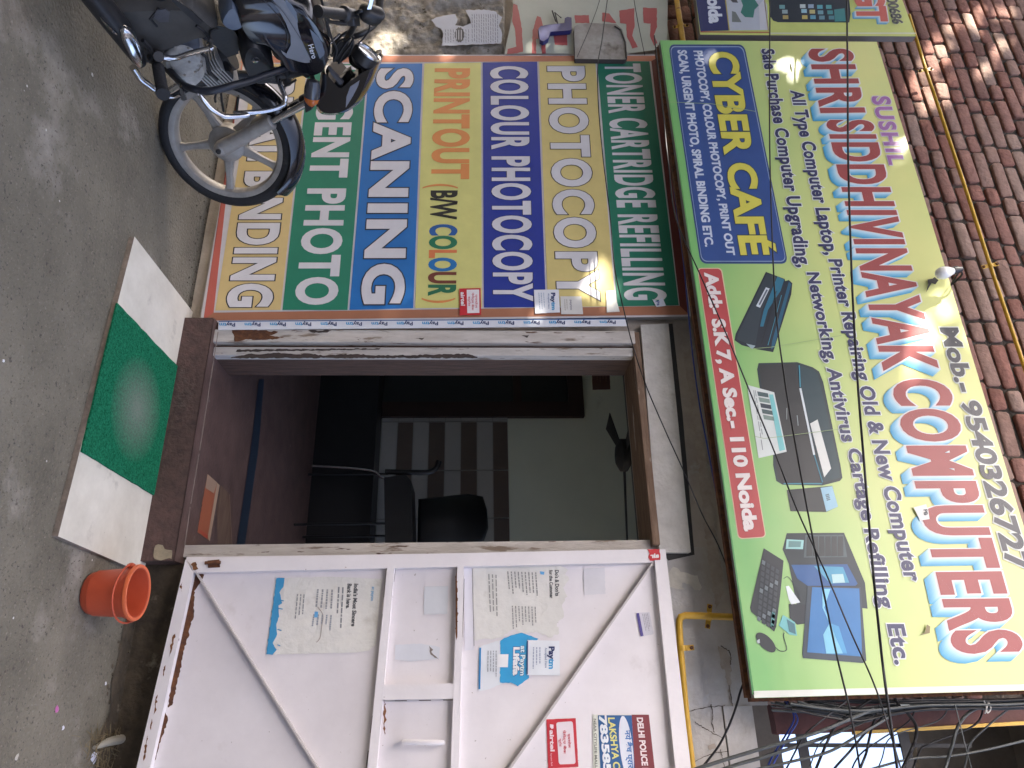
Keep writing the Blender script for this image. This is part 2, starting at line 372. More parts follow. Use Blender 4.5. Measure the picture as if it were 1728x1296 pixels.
# cement lintel with its shadow gap
mb=MB(); LP=wallplane(3.115)
def pxbox(mb,plane,quad,d,m,ms=None): mb.prism([plane.p(*q) for q in quad],(0,d,0),m,ms)
pxbox(mb,LP,[(1081,548),(1128,546),(1166,932),(1113,932)],.034,M['lintel'])
mb.build('lintel',B,smooth=0,bevel=.004)
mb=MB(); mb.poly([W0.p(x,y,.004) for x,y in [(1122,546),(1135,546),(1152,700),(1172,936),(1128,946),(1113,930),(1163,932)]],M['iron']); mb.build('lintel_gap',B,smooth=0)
# door frame: outer white channel, peeled groove, inner white strip, brown reveal, raw wood head
fr=thing('door_frame',None,None,(xl,3.12,FL)); fr.parent=B; fr.location=Vector((xl,3.12,FL))-WLOC[B.name]; WLOC[fr.name]=Vector((xl,3.12,FL))
F1=wallplane(3.08)
x_a=F1.p(700,557).x; x_b=F1.p(700,578).x; x_c=wallplane(3.10).p(700,586).x
zt=wallplane(3.1).p(1067,575).z
mb=MB(); mb.box((x_a,3.08,.05),(x_b,3.2,zt+.01),M['whitechip']); mb.build('frame_channel',fr,smooth=0,bevel=.003)
mb=MB(); mb.box((x_b,3.12,FL),(x_c,3.2,zt),M['wood']); mb.build('frame_groove',fr,smooth=0)
mb=MB(); mb.box((x_c,3.10,FL),(xl,3.15,zt),M['whitechip']); mb.build('frame_stop',fr,smooth=0,bevel=.003)
mb=MB(); mb.box((x_c,3.15,FL),(xl-.002,3.34,zt),M['wood']); mb.build('frame_post',fr,smooth=0)
mb=MB(); mb.box((x_a,3.09,zt),(xr+.03,3.34,wallplane(3.09).p(1081,590).z),M['lintelwood']); mb.build('frame_head',fr,smooth=0,bevel=.003)
mb=MB(); mb.box((xr,3.13,FL),(xr+.05,3.34,zt),M['whitechip']); mb.build('frame_post',fr,smooth=0)
S=Sheet(F1); S.lay=2; BK=mat('peeled_primer',(.07,.05,.042),.85,var=.4,scale=20)
for L in ([(392,556),(440,557),(470,560),(455,566),(480,570),(440,574),(415,572),(396,577)],[(520,558),(560,557),(552,561),(530,562)],[(700,571),(716,570),(712,574)],[(880,566),(893,565),(890,570)]): S.poly(L,BK if L[0][0]>450 else M['rust'],jag=1.2)
S.build('bare_patch',fr)
S=Sheet(wallplane(3.10)); S.lay=2
for L in ([(390,603),(420,597),(440,598),(470,595),(500,598),(520,596),(545,600),(600,597),(630,600),(700,599),(790,597),(806,602),(806,604),(390,604.5)],[(640,590),(646,580),(640,588),(500,589),(400,590),(398,594),(500,592)]): S.poly(L,BK,jag=.9)
S.build('bare_patch',fr)
def mark(name,plane,pts,m,jag=.8,par=B):
    S=Sheet(plane); S.lay=4; S.poly(pts,m,jag=jag); S.build(name,par)
def crack(plane,pts,w,m,par=B):
    S=Sheet(plane); S.lay=5; cu_=curve([Vector((x,y,0)) for x,y in pts],7); q=[(p.x+random.uniform(-.9,.9),p.y+random.uniform(-.9,.9)) for p in cu_]
    for a,b in zip(q,q[1:]): S.line(a,b,w*random.uniform(.5,1.3),m)
    S.build('wall_crack',par)
w3=lambda L:[(1050+x/6.48,860+y/6.48) for x,y in L]; w4=lambda L:[(1160+x/4.695,1020+y/4.695) for x,y in L]
mark('peeled_patch',W0,w3([(500,700),(560,622),(612,640),(640,680),(700,690),(760,715),(822,720),(845,790),(872,850),(850,885),(790,880),(735,815),(658,800),(650,850),(690,868),(620,872),(520,840)]),mat('pale_limewash',(.66,.62,.53),.9,var=.2,scale=14,bump=.4),1.0)
CK=mat('crack_dark',(.10,.08,.06),.95)
for L,w_ in (([(265,330),(330,370),(345,430),(340,480)],1.6),([(185,790),(200,870),(195,940),(212,1015)],1.4),([(60,930),(130,975),(205,1020),(290,1062)],1.2),([(262,1150),(275,1210),(295,1296)],1.2),([(40,1250),(200,1182),(330,1165),(430,1168)],1.1),([(420,980),(432,1120),(440,1296)],1.6),([(0,850),(120,822),(300,800)],1.3),([(330,640),(350,760),(365,860)],1.5)): crack(W0,w4(L),w_,CK)
BRN=mat('damp_stain',(.33,.275,.22),.95,col2=(.45,.40,.345),scale=14,bump=.5)
mark('damp_stain',W0,w4([(240,330),(300,350),(345,420),(350,600),(335,760),(375,860),(330,700),(300,560),(262,470)]),BRN,2.2); mark('damp_stain',W0,w4([(340,1000),(380,1010),(400,1090),(340,1085),(310,1070)]),BRN,2.0); mark('damp_stain',W0,w4([(160,1120),(215,1100),(225,1140),(180,1160)]),BRN,1.6)
mark('damp_stain',W0,[(1148,560),(1166,562),(1190,760),(1222,1000),(1208,1030),(1190,900),(1176,760),(1160,640)],BRN,2.4)
# doorstep and floor of red oxide cement
YP=3.05
STL=Plane((0,YP,0),(0,-1,0)); sx0=STL.p(330,536).x; sx1=STL.p(300,946).x
mb=MB(); mb.prism([(sx0,YP,0),(sx1,YP,0),(sx1,YP,FL-.004),(sx0,YP,FL-.004)],(0,.12,0),M['redoxide_face']); mb.build('doorstep',B,smooth=0,bevel=.006)
mark('peeled_patch',STL,[(220+x/8.1,900+y/8.1) for x,y in [(345,165),(380,150),(440,162),(470,215),(575,235),(560,350),(490,345),(420,375),(330,352),(320,250)]],mat('bare_tan_cement',(.36,.30,.20),.95,var=.3,scale=30,bump=.5),1.2)
for a,b in (((368,560),(337,760)),((336,766),(322,850)),((321,856),(312,920))): 
    S=Sheet(STL); S.lay=8; S.line(a,b,1.3,mat('worn_edge',(.30,.24,.21),.9,var=.4,scale=30)); S.build('worn_edge',B)
mb=MB(); RX0,RX1,RY,RZ=-3.3,-.06,5.6,2.68
mb.poly([(sx0,YP,FL),(sx1,YP,FL),(sx1,YW,FL),(RX1,YW+.2,FL),(RX1,RY,FL),(RX0,RY,FL),(RX0,YW+.2,FL),(sx0,YW,FL)],M['redoxide']); mb.build('room_floor',B,smooth=0)
FP=Plane((0,0,FL),(0,0,1))
mb=MB(); mb.poly([FP.p(x,y,.003) for x,y in [(437,640),(446,640),(436,760),(412,928),(398,928),(423,760)]],M['bluetape']); mb.build('floor_strip',B,smooth=0)
mb=MB(); T=.05
mb.box((RX0-T,YW+.2,0),(RX0,RY,RZ),M['roomwall']); mb.box((RX1,YW+.2,0),(RX1+T,3.6,RZ),M['roomwall']); mb.box((RX1,3.6,0),(RX1+T,RY,.6),M['roomwall']); mb.box((RX1,3.6,2.55),(RX1+T,RY,RZ),M['roomwall']); mb.box((RX1,5.5,.6),(RX1+T,RY,2.55),M['roomwall'])  # unseen opening in the right wall, added to let sky light in
mb.box((RX0-T,RY,0),(RX1+T,RY+T,RZ),M['roomwall']); mb.build('room_wall',B,smooth=0)
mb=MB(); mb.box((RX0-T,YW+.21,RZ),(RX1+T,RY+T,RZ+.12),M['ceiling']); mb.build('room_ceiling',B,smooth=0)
# tiles on the back wall: alternating bands with grout
BW=wallplane(RY)
tl=mat('pale_tile',(.46,.45,.43),.3,var=.12,scale=3); td=mat('brown_tile',(.16,.12,.10),.3,var=.2,scale=3); gr=mat('grout',(.34,.33,.31),.8)
mb=MB(); xs=[858,832,805,777,750,722,695,668,640]; ys=[700,713,795,876,960,1045]
z_=[BW.p(x,800).z for x in xs]; X_=[BW.p(750,y).x for y in ys]
mb.box((X_[0],RY-.012,z_[-1]),(X_[-1],RY,z_[0]),gr)
for i in range(len(z_)-1):
    for k in range(len(X_)-1):
        mb.box((X_[k]+.006,RY-.018,z_[i+1]+.003),(X_[k+1]-.006,RY-.012,z_[i]-.003),td if (i%2==0) and k>0 else tl)
mb.build('tile_panel',B,smooth=0)
mb=MB(); mb.box((RX0,RY-.30,FL),(RX1-.01,RY-.02,z_[-1]-.002),M['black']); mb.build('dark_backdrop',B,smooth=0)  # added black box, stands in for the shaded lower back of the room
# dark timber doorway on the back wall
D0,D1=BW.p(640,600),BW.p(985,706)
mb=MB(); fx0,fx1,fz1=D0.x-.5,D1.x,D1.z
mb.box((fx1-.13,RY-.06,FL),(fx1,RY,fz1),M['darkwood']); mb.box((fx0,RY-.06,fz1-.13),(fx1-.13,RY,fz1),M['darkwood']); mb.box((fx0,RY-.02,FL),(fx1-.13,RY-.006,fz1-.13),M['black'])
mb.box((fx0,RY-.05,1.72),(fx1-.13,RY-.021,1.79),M['darkwood']); mb.build('inner_doorway',B,smooth=0)
# balcony recess to the right of the big board
YB=4.6; P2=wallplane(YB); ox0=P2.p(1400,1228).x; oz0=P2.p(1318,1262).z; oz1=P2.p(1546,1262).z
mb=MB(); mb.box((xe,YW-.006,zb-.12),(2.2,YB-.01,zb),M['plaster_grey'])
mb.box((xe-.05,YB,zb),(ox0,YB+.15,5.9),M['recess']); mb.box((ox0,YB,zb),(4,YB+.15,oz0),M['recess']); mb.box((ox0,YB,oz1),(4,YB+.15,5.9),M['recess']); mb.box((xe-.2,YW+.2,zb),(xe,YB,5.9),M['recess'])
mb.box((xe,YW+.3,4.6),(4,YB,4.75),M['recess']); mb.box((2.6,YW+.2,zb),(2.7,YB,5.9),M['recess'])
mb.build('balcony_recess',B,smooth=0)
GP=wallplane(3.25)
mb=MB(); pxbox(mb,GP,[(1300,1176),(1312,1240),(1800,1222),(1800,1170)],.06,M['maroon']); mb.build('balcony_post',B,smooth=0)
mb=MB(); pxbox(mb,wallplane(3.235),[(1440,1234),(1440,1240),(1800,1219),(1800,1213)],.015,M['yellow']); mb.build('post_trim',B,smooth=0)
g=thing('iron_grille','dark iron grille of flat bars across the bright balcony opening','grille',GP.p(1330,1260,0))
GPL=wallplane(3.45)
for q in ([(1334,1190),(1352,1190),(1376,1330),(1360,1330)],[(1505,1190),(1523,1190),(1552,1330),(1537,1330)],[(1316,1254),(1640,1255),(1640,1262),(1316,1261)],[(1316,1312),(1700,1314),(1700,1321),(1316,1319)]):
    mb=MB(); pxbox(mb,GPL if q[0][1]<1250 else wallplane(3.462),q,.010,M['iron']); mb.build('grille_bar',g,smooth=0)

# ---------------------------------------------------------------- services board (leans on the wall left of the door)
SV = wallplane(3.09)
t=thing('services_sign','tall striped sign listing photocopy, scaning and toner services, left of the doorway','sign',(-2.7,3.09,.02))
outer=[(413.5,93),(337.4,544.6),(1166,534),(1117,92)]
board('sign_board',SV,outer,.03,ink(196,193,196),t,M['board'])
S=Sheet(SV); S.lay=2
LB=lambda y:389-(y-345.6)*.1557                     # lower edge of the printed area
S.poly([(411,96),(343,541),(360.5,527.5),(405,120)],(182,90,76)); S.poly([(340.5,541),(1163,531),(1147,516),(360,527.5)],(158,104,76))
S.poly([(1114,95),(1163,531),(1147,516),(1099,103)],(96,32,28)); S.poly([(411,94),(1114,94),(1099,103),(405,106)],(188,122,94))
S.lay=4
bnd=[((427.5,108),(361.5,524)),((520,108),(475,523)),((622,108),(588,523)),((714.5,107),(699,520)),((813,105.5),(815,519)),((908,104),(923,518)),((1006,103),(1040.5,517)),((1097.5,103.5),(1147,515))]
cols=[(204,180,122),(20,120,92),(18,106,176),(206,202,122),(22,46,140),(206,188,120),(18,114,88)]
for i,c in enumerate(cols):
    a,b=bnd[i],bnd[i+1]; g=1.6
    S.poly([(a[0][0]+g,a[0][1]),(a[1][0]+g,a[1][1]),(b[1][0]-g,b[1][1]),(b[0][0]-g,b[0][1])],c)
S.build('printed_stripes',t)
S=Sheet(SV); S.lay=6
Wt=(206,204,207); Dk=(32,34,40)
ol=(.022,Dk)
S.text('SPIRAL',(443,114),(421,272),(484.5,272),(500,114),Wt,.044,ol,sp=1.12); S.text('BINDING',(418.5,290),(386.5,519),(458.5,519),(482.5,290),Wt,.044,ol,sp=1.12)
S.text('URGENT PHOTO',(546,111),(500.5,515),(569,515),(602,111),Wt,.040,sp=1.08)
S.text('SCANING',(640.5,116),(613,514),(681.5,514),(698,116),Wt,.042,ol,sp=1.12)
Or=(214,136,72)
S.text('PRINTOUT',(737,116),(731,303),(792,303),(793.5,116),Or,.042,sp=1.06)
S.text('(',(729,311),(728,319),(774,319),(775,311),Or,.01)
S.text('B/W',(729,322),(728,371),(771.5,371),(773,322),(20,20,20),.035)
cc=[(24,84,150),(20,112,78),(214,120,70),(20,108,170),(110,52,36),(24,104,70)]
S.text('COLOUR',(727.5,379),(724.5,500),(770,500),(772,379),Wt,.04,runs=[0,1,2,3,4,5],cols=cc)
S.text(')',(726,503),(725.5,512),(769,512),(770,503),Or,.01)
S.text('COLOUR PHOTOCOPY',(830.5,112.5),(835.5,509),(900.5,509),(891,112.5),Wt,.036,(.014,(14,24,70)),sp=1.10)
S.text('PHOTOCOPY',(926.5,112.5),(944,508),(1013,508),(986.5,112.5),Wt,.040,(.016,(40,38,36)),sp=1.14)
S.text('TONER CARTRIDGE REFILLING',(1022.5,108),(1057.5,507),(1126,507),(1081,108),Wt,.034,sp=1.10)
S.build('lettering',t)

# strip of payment stickers along its right edge
SP=wallplane(3.075)
t=thing('sticker_strip','long narrow white strip of repeated small blue payment logos, beside the striped sign','sticker',SP.p(370,550))
board('paper_strip',SP,[(369,542.5),(368,556.5),(1058,550),(1058,538.5)],.004,ink(212,214,220),t)
S=Sheet(SP)
S.line((369,542.2),(1058,538.2),1.6,(38,84,140)); S.lay=2
NAVY=(26,44,92); CY=(58,152,200)
for k in range(16):
    x=397+k*42.8
    f=(x-369)/690; yb=545.3-4*f; yt=551.6-4.6*f
    S.text('Paytm',(x,yb),(x-27,yb+.1),(x-27,yt+.1),(x,yt),NAVY,.03,runs=[0,0,0,1,1],cols=[NAVY,CY])
S.build('printed_logos',t)

# small stickers on the services board
SK=wallplane(3.082)
def sticker(name,label,plane,quad,col,th=.0015,cat='sticker'):
    t=thing(name,label,cat,plane.p(*quad[0])); board('paper',plane,quad,th,ink(*col),t); return t,Sheet(plane)
RED=(190,32,44)
t,S=sticker('sticker','red sticker with a white panel on the yellow printout stripe of the sign',SK,[(775,487),(776,532),(812,531),(811,486)],RED)
S.poly([(787.5,489),(788.5,528.5),(809,528),(808.5,488.5)],(222,216,218)); S.lay=2
S.text('airtel',(777.5,493),(778,516),(785,516),(784.5,493),(235,225,225),.03)
for i,(s,a,b) in enumerate((('एयरटेल',497,520),('पेमेंट्स बैंक',494,524),('स्टोर',500,517))):
    x=802-i*6; S.text(s,(x,a),(x,b),(x+3.4,b),(x+3.4,a),(196,60,70),.01)
S.build('print',t)
t,S=sticker('sticker','white payment sticker with blue wordmark, where the royal blue and photocopy stripes meet',SK,[(901,489),(903,529),(945,527),(943,488.5)],(218,220,226))
S.text('Paytm',(930,494),(931.5,523),(938,523),(937,494),NAVY,.045,runs=[0,0,0,1,1],cols=[NAVY,CY])
S.text('Accepted Here',(924.5,495),(925,521),(927.8,521),(927.3,495),(90,110,150),.01); S.lines([(906,494),(908,525),(920,524),(918,494)],3,(160,172,190)); S.build('print',t)
t,S=sticker('sticker','small faded white sticker overlapping the lower edge of the photocopy stripe',SK,[(945.5,500),(947,530),(984,530),(981,500)],(205,203,198))
S.text('paytm',(962,506),(962.5,523),(966,523),(965.5,506),(120,120,130),.02); S.lines([(950,505),(951,526),(958,526),(957,505)],2,(165,160,150)); S.build('print',t)
t,S=sticker('sticker','torn white sticker on the boundary of the photocopy and toner stripes',SK,[(1023,491),(1024,527),(1046,526),(1041,509),(1036,490)],(226,222,214))
S.lines([(1031,492),(1033,510),(1037,510),(1035,492)],2,(120,110,110)); S.build('print',t)
t,S=sticker('sticker','little torn scrap of a blue logo sticker over the last letter of refilling',SK,[(1101,505),(1108,518),(1124,516),(1118,502),(1110,508)],(206,212,226))
S.text('Pa',(1106,509),(1110,516),(1115,514),(1112,507),(60,80,150),.03); S.build('print',t)

# ---------------------------------------------------------------- big shop board
YS=2.90; BS=wallplane(YS)
t=thing('shop_sign','large green and yellow computer shop sign board across the wall above the doorway','sign',(-1.6,YS,2.43))
def vinyl(name,bottom,top,z0,z1):
    mt=mat(name,top,.36,bump=.25,bscale=5); n=mt.node_tree.nodes; L=mt.node_tree.links; b=n['Principled BSDF']
    ge=n.new('ShaderNodeNewGeometry'); sp=n.new('ShaderNodeSeparateXYZ'); L.new(ge.outputs['Position'],sp.inputs[0])
    mr=n.new('ShaderNodeMapRange'); mr.inputs[1].default_value=z0; mr.inputs[2].default_value=z1; L.new(sp.outputs['Z'],mr.inputs[0])
    ns=n.new('ShaderNodeTexNoise'); ns.inputs['Scale'].default_value=2.2; L.new(ge.outputs['Position'],ns.inputs[0])
    ad=n.new('ShaderNodeMath'); ad.operation='MULTIPLY_ADD'; L.new(ns.outputs[0],ad.inputs[0]); ad.inputs[1].default_value=.5; 
    sb=n.new('ShaderNodeMath'); sb.operation='SUBTRACT'; L.new(mr.outputs[0],sb.inputs[0]); sb.inputs[1].default_value=.25; L.new(sb.outputs[0],ad.inputs[2])
    mx=n.new('ShaderNodeMix'); mx.data_type='RGBA'; L.new(ad.outputs[0],mx.inputs[0]); mx.inputs[6].default_value=(*bottom,1); mx.inputs[7].default_value=(*top,1)
    L.new(mx.outputs[2],b.inputs['Base Color']); return mt
BSQ=[(1113.8,68),(1273,1178),(1811,1163),(1479.5,70.5)]
M['signvinyl']=vinyl('printed_green_vinyl',srgb(118,174,104,KINK),srgb(202,203,130,KINK),2.5,3.35)
mb=MB(); mb.prism([BS.p(*q) for q in BSQ],(0,.035,0),M['signvinyl'],M['board']); mb.build('sign_panel',t,smooth=0)
mb=MB()                                             # tube frame behind the vinyl
q=[BS.p(*p) for p in BSQ]; 
for a,b in ((0,1),(1,2),(2,3),(3,0)): mb.tube([q[a]+Vector((0,.06,0)),q[b]+Vector((0,.06,0))],.02,M['rust'],n=4)
for u in (.08,.5,.93): 
    for v in (.06,.9):
        p=(q[0]*(1-u)+q[1]*u)*(1-v)+(q[3]*(1-u)+q[2]*u)*v; mb.tube([p+Vector((0,.05,0)),p+Vector((0,YW-YS,0))],.014,M['rust'],n=6)
mb.build('sign_frame',t,smooth=0)
S=Sheet(BS); S.lay=1
S.poly([(1270.5,1166),(1273,1177.6),(1810,1162.4),(1808,1153)],(214,216,206))                 # white right margin
S.poly([(1117,72.5),(1117,76),(1273,1172),(1269.5,1172)],(60,128,66))
S.poly(roundrect((1128,75),(1182,445),(1330,445),(1256,75),.07,asp=.45),(36,62,112)); S.lay=2
S.poly(roundrect((1130.5,78),(1184,441.5),(1327,441.5),(1254,78),.06,asp=.45),(150,168,190)); S.lay=3
S.poly(roundrect((1131.5,79.5),(1185,440.3),(1326,440.3),(1253,79.5),.06,asp=.45),(40,72,132)); S.lay=4
LW=(196,204,216)
S.text('SCAN, URGENT PHOTO, SPIRAL BINDING ETC.',(1143.5,85),(1190.5,417),(1204.5,417),(1158.5,85),LW,.04)
S.text('PHOTOCOPY, COLOUR PHOTOCOPY, PRINT OUT',(1170.5,86),(1227,431),(1240.5,431),(1185,86),LW,.04)
S.text('CYBER CAFÉ',(1196,88),(1252,431),(1299,431),(1243.5,88),(204,196,78),.04,(.02,(34,48,60)))
S.poly(roundrect((1176.5,452),(1245.5,910),(1293,907),(1218,452),.16,asp=.09),(214,190,160),1); 
S.poly(roundrect((1178,453.5),(1247,908.3),(1291.5,905.5),(1216.5,453.5),.15,asp=.09),(176,66,66),2)
S.text('Add:- S.K 7, A Sec.- 110 Noida',(1189,460),(1257,897),(1280,896),(1210.5,460),(224,214,208),.05,(.012,(140,50,54)),lay=4)
NV=(44,46,84); WO=(.045,(214,218,214))
for s,b0,b1,t1,t0 in (('Sale Purchase Computer Upgrading,',(1285,83),(1346.5,452),(1371,452),(1306,83)),
  ('Networking, Antivirus',(1361.5,460),(1421.5,746),(1446,746),(1382,460)),('Cartage Refilling',(1430,757),(1485,1026),(1511,1026),(1452,757)),('Etc.',(1497,1053),(1511,1122),(1540,1122),(1525,1053)),
  ('All Type Computer Laptop,',(1334,153),(1393,431),(1417.5,431),(1355.5,153)),('Printer Repairing Old & New Computer',(1398,438),(1528,981),(1557,981),(1420,438))):
    S.text(s,b0,b1,t1,t0,NV,.036,WO,sp=1.06)
MR=(150,66,64); BLU=((60,150,190),(206,226,232))
for s,b0,b1,t1,t0,du in (('SHRI',(1366,83),(1387.5,192),(1461,191),(1437.5,83),.10),('SIDDHIVINAYAK',(1396.5,203),(1494.5,627),(1586,627),(1471.5,203),.022),('COMPUTERS',(1506,640),(1615.5,1104),(1729,1102),(1598,640),.026)):
    S.text(s,b0,b1,t1,t0,MR,.036,(.022,(216,214,212)),(du,-.17,8,BLU[0],BLU[1]),sp=1.10)
S.text('SUSHIL',(1471,163),(1501.5,279),(1526.5,279),(1501,163),(150,98,152),.035,(.035,(208,200,206)),sp=1.16)
S.text('Mob.-',(1586,553),(1617,662),(1647,662),(1616,553),(48,50,56),.04,(.04,(206,210,200)))
S.text('9540326727',(1621,676),(1703,964),(1742,964),(1652,676),(58,60,66),.04,(.04,(206,210,200)))
S.build('lettering',t)
# printed pictures: toner cartridge, printer, computer
c5=lambda L:[(1120+x/2.842,280+y/2.842) for x,y in L]; c6=lambda L:[(1120+x/2.842,560+y/2.842) for x,y in L]; c7=lambda L:[(1120+x/2.842,860+y/2.842) for x,y in L]
S=Sheet(BS)
S.poly(c5([(490,508),(580,542),(583,552),(600,547),(617,562),(612,615),(525,893),(450,880),(375,860),(340,836),(345,806)]),(22,34,46)); S.lay=2
S.poly(c5([(495,516),(540,532),(468,700),(438,868),(352,832),(356,806)]),(38,52,60)); S.poly(c5([(545,530),(578,545),(560,600),(500,690),(478,770),(462,770),(480,690)]),(30,104,128)); S.poly(c5([(600,556),(612,566),(530,870),(515,880),(520,840)]),(26,86,112)); S.lay=3
S.poly(c5([(490,582),(508,588),(462,680),(443,672)]),(196,206,210)); S.poly(c5([(492,592),(500,595),(462,668),(455,664)]),(90,100,110),4)
S.poly(c5([(395,852),(440,862),(425,880)]),(150,170,176)); S.line(*c5([(540,600),(470,850)]),1.2,(16,24,34)); S.line(*c5([(565,620),(500,860)]),1.0,(60,140,160))
S.build('cartridge_picture',t)
S=Sheet(BS)
S.poly(c6([(455,150),(640,145),(715,170),(745,190),(765,240),(848,640),(857,700),(845,715),(760,737),(570,733),(540,715),(525,640),(525,580),(470,330),(448,180)]),(26,46,52)); S.lay=2
S.poly(c6([(458,158),(632,152),(650,250),(730,590),(755,725),(575,725),(546,705),(535,600),(478,340)]),(36,40,42)); S.poly(c6([(645,158),(712,180),(738,200),(770,330),(840,640),(846,700),(765,722),(735,590),(655,260)]),(24,56,64)); S.lay=3
S.poly(c6([(400,254),(530,290),(590,575),(455,606)]),(206,212,206)); S.lay=4
for k in range(5):
    y=285+k*28; S.poly(c6([(448+k*7,y),(500+k*7,y+10),(503+k*7,y+30),(453+k*7,y+22)]),((70,90,90),(120,140,130),(50,60,70))[k%3])
S.lines(c6([(425,280),(470,590),(490,585),(440,280)]),2,(120,126,126)); S.poly(c6([(505,300),(525,300),(583,565),(555,572)]),(120,190,190))
S.line(*c6([(650,160),(655,265)]),2,(60,140,160)); S.line(*c6([(655,270),(722,590)]),3.5,(206,214,214)); S.line(*c6([(722,590),(762,722)]),2,(50,120,140)); S.line(*c6([(575,728),(760,728)]),2,(50,130,150))
S.poly(c6([(702,440),(738,420),(803,655),(770,698)]),(214,216,208)); S.poly(c6([(590,758),(808,738),(836,838),(780,864),(608,860)]),(40,46,48),2); S.poly(c6([(752,748),(808,740),(836,838),(780,862)]),(150,190,206),3)
S.line(*c6([(640,400),(645,450)]),1.6,(130,140,140)); S.line(*c6([(590,365),(590,420)]),1.2,(130,140,140))
for k in range(4): S.poly(c6([(775+k*2,795+k*8-14),(792+k*2,790+k*8-14),(794+k*2,795+k*8-14),(777+k*2,800+k*8-14)]),(80,100,110),4)
S.build('printer_picture',t)
S=Sheet(BS)
S.poly(c7([(590,113),(865,111),(965,350),(978,475),(935,470),(640,470),(600,260),(570,190)]),(28,44,50)); S.lay=2
S.poly(c7([(680,122),(862,120),(880,228),(672,230)]),(70,88,92)); S.lay=3
for k in range(6): S.poly(c7([(686+k*30,128),(710+k*30,128),(712+k*30,222),(684+k*30,224)]),(34,44,46))
S.poly(c7([(590,142),(672,146),(668,190),(585,188)]),(150,200,196)); S.poly(c7([(600,150),(660,152),(656,180),(598,180)]),(100,140,136),4)
S.poly(c7([(612,265),(880,262),(930,355),(920,365),(690,365),(640,330)]),(28,84,140),2); S.poly(c7([(720,270),(860,275),(890,350),(800,355)]),(70,150,180),3); S.poly(c7([(805,310),(860,308),(870,350),(812,352)]),(170,206,206),4)
S.poly(c7([(690,365),(945,372),(972,725),(955,736),(668,712),(665,690)]),(40,58,70),3); S.poly(c7([(712,372),(938,378),(952,705),(688,684)]),(38,112,170),4)
S.poly(c7([(760,380),(800,380),(770,470),(800,540),(860,690),(780,690),(765,600),(795,545),(762,470)]),(120,190,214),5); S.poly(c7([(800,545),(840,560),(880,690),(860,690),(820,600)]),(70,150,196),6)
S.poly(c7([(585,368),(600,365),(655,445),(612,455),(600,430)]),(214,222,222),2); S.poly(c7([(600,452),(690,455),(690,545),(640,552),(605,520)]),(22,34,42),2)
S.poly(c7([(480,185),(575,245),(560,400),(540,560),(530,585),(420,490),(415,470)]),(20,32,40),2); S.lay=4
for r in range(11):
    for k in range(4):
        x=455+k*22-r*2.2+18; y=240+r*27+k*14; S.poly(c7([(x,y),(x+15,y+9),(x+12,y+28),(x-3,y+19)]),(50,60,68) if (r+k)%5 else (96,110,116))
S.poly(c7([(520,490),(535,490),(528,565),(512,560)]),(90,150,150)); S.poly(c7([(572,505),(630,540),(640,605),(605,600),(552,555)]),(110,180,180),3); S.poly(c7([(590,525),(628,548),(634,598),(602,585)]),(60,110,120),4)
el=[(490+55*math.cos(a)*.8+18*math.sin(a), 637+46*math.sin(a)+14*math.cos(a)) for a in [i*math.pi/12 for i in range(24)]]
S.poly(c7(el),(34,42,46),3); S.poly(c7([(445,628),(460,620),(462,640),(450,642)]),(170,180,180),4)
cb=curve([Vector((535,660,0)),Vector((560,678,0)),Vector((590,670,0)),Vector((575,610,0)),Vector((578,590,0))],5)
for a,b in zip(cb,cb[1:]): S.line(*c7([(a.x,a.y),(b.x,b.y)]),1.4,(36,44,48),3)
cb=curve([Vector((575,330,0)),Vector((600,325,0)),Vector((640,390,0)),Vector((660,445,0))],5)
for a,b in zip(cb,cb[1:]): S.line(*c7([(a.x,a.y),(b.x,b.y)]),1.0,(36,44,48),3)
S.build('computer_picture',t)
HO=(16,16,14)                                       # tears, seams and the taped patch
def bit(name,pts,col,jag=0):
    S=Sheet(BS); S.lay=14; S.poly(pts,col,jag=jag); S.build(name,t)
bit('tear',c5([(1265,545),(1290,540),(1300,533),(1318,548),(1303,568),(1285,562),(1258,606),(1268,568)]),HO)
bit('tear',[(1334.5,99),(1338,106),(1339,114),(1341,120),(1337,117),(1334.5,110)],HO); bit('tear',c7([(1262,550),(1278,560),(1276,592),(1228,602),(1252,590)]),(120,104,60))
S=Sheet(BS); S.lay=14; S.poly(c6([(1198,842),(1258,826),(1268,852),(1275,898),(1230,905)]),(214,214,208)); S.lay=16; S.text('PB',*[c6([p])[0] for p in ((1240,855),(1243,882),(1262,880),(1258,853))],(50,50,60),.03); S.build('taped_patch',t)
for L in ([(1130,172),(1200,175),(1275,188)],[(1248,590),(1300,586),(1420,566)],[(1268,735),(1290,740),(1432,722)]):
    S=Sheet(BS); S.lay=14
    for a,b in zip(L,L[1:]): S.line(a,b,.8,(150,172,120))
    S.build('vinyl_seam',t)

# neighbouring board, cut by the frame
NB=wallplane(2.93)
t=thing('neighbour_sign','yellow green mobile phone sign board beside the upper end of the large shop sign','sign',NB.p(1182,40))
mb=MB(); mb.prism([NB.p(*q) for q in [(1165,-70),(1181.5,58.5),(1545.5,61.5),(1497,-70)]],(0,.04,0),ink(190,200,112),M['board']); mb.build('sign_panel',t,smooth=0)
cn=lambda L:[(1160+x/4.32,y/4.32) for x,y in L]
S=Sheet(NB)
S.poly(cn([(20,-300),(95,228),(305,222),(235,-300)]),(32,42,92)); S.poly(cn([(245,-300),(310,222),(595,218),(520,-300)]),(176,182,190)); S.line(*cn([(95,232),(595,236)]),2.0,(160,80,60)); S.line(*cn([(600,242),(1665,242)]),2,(196,196,180))
S.poly(cn([(560,-300),(605,120),(625,150),(660,162),(1180,164),(1190,100),(1150,-300)]),(30,42,54)); S.lay=2
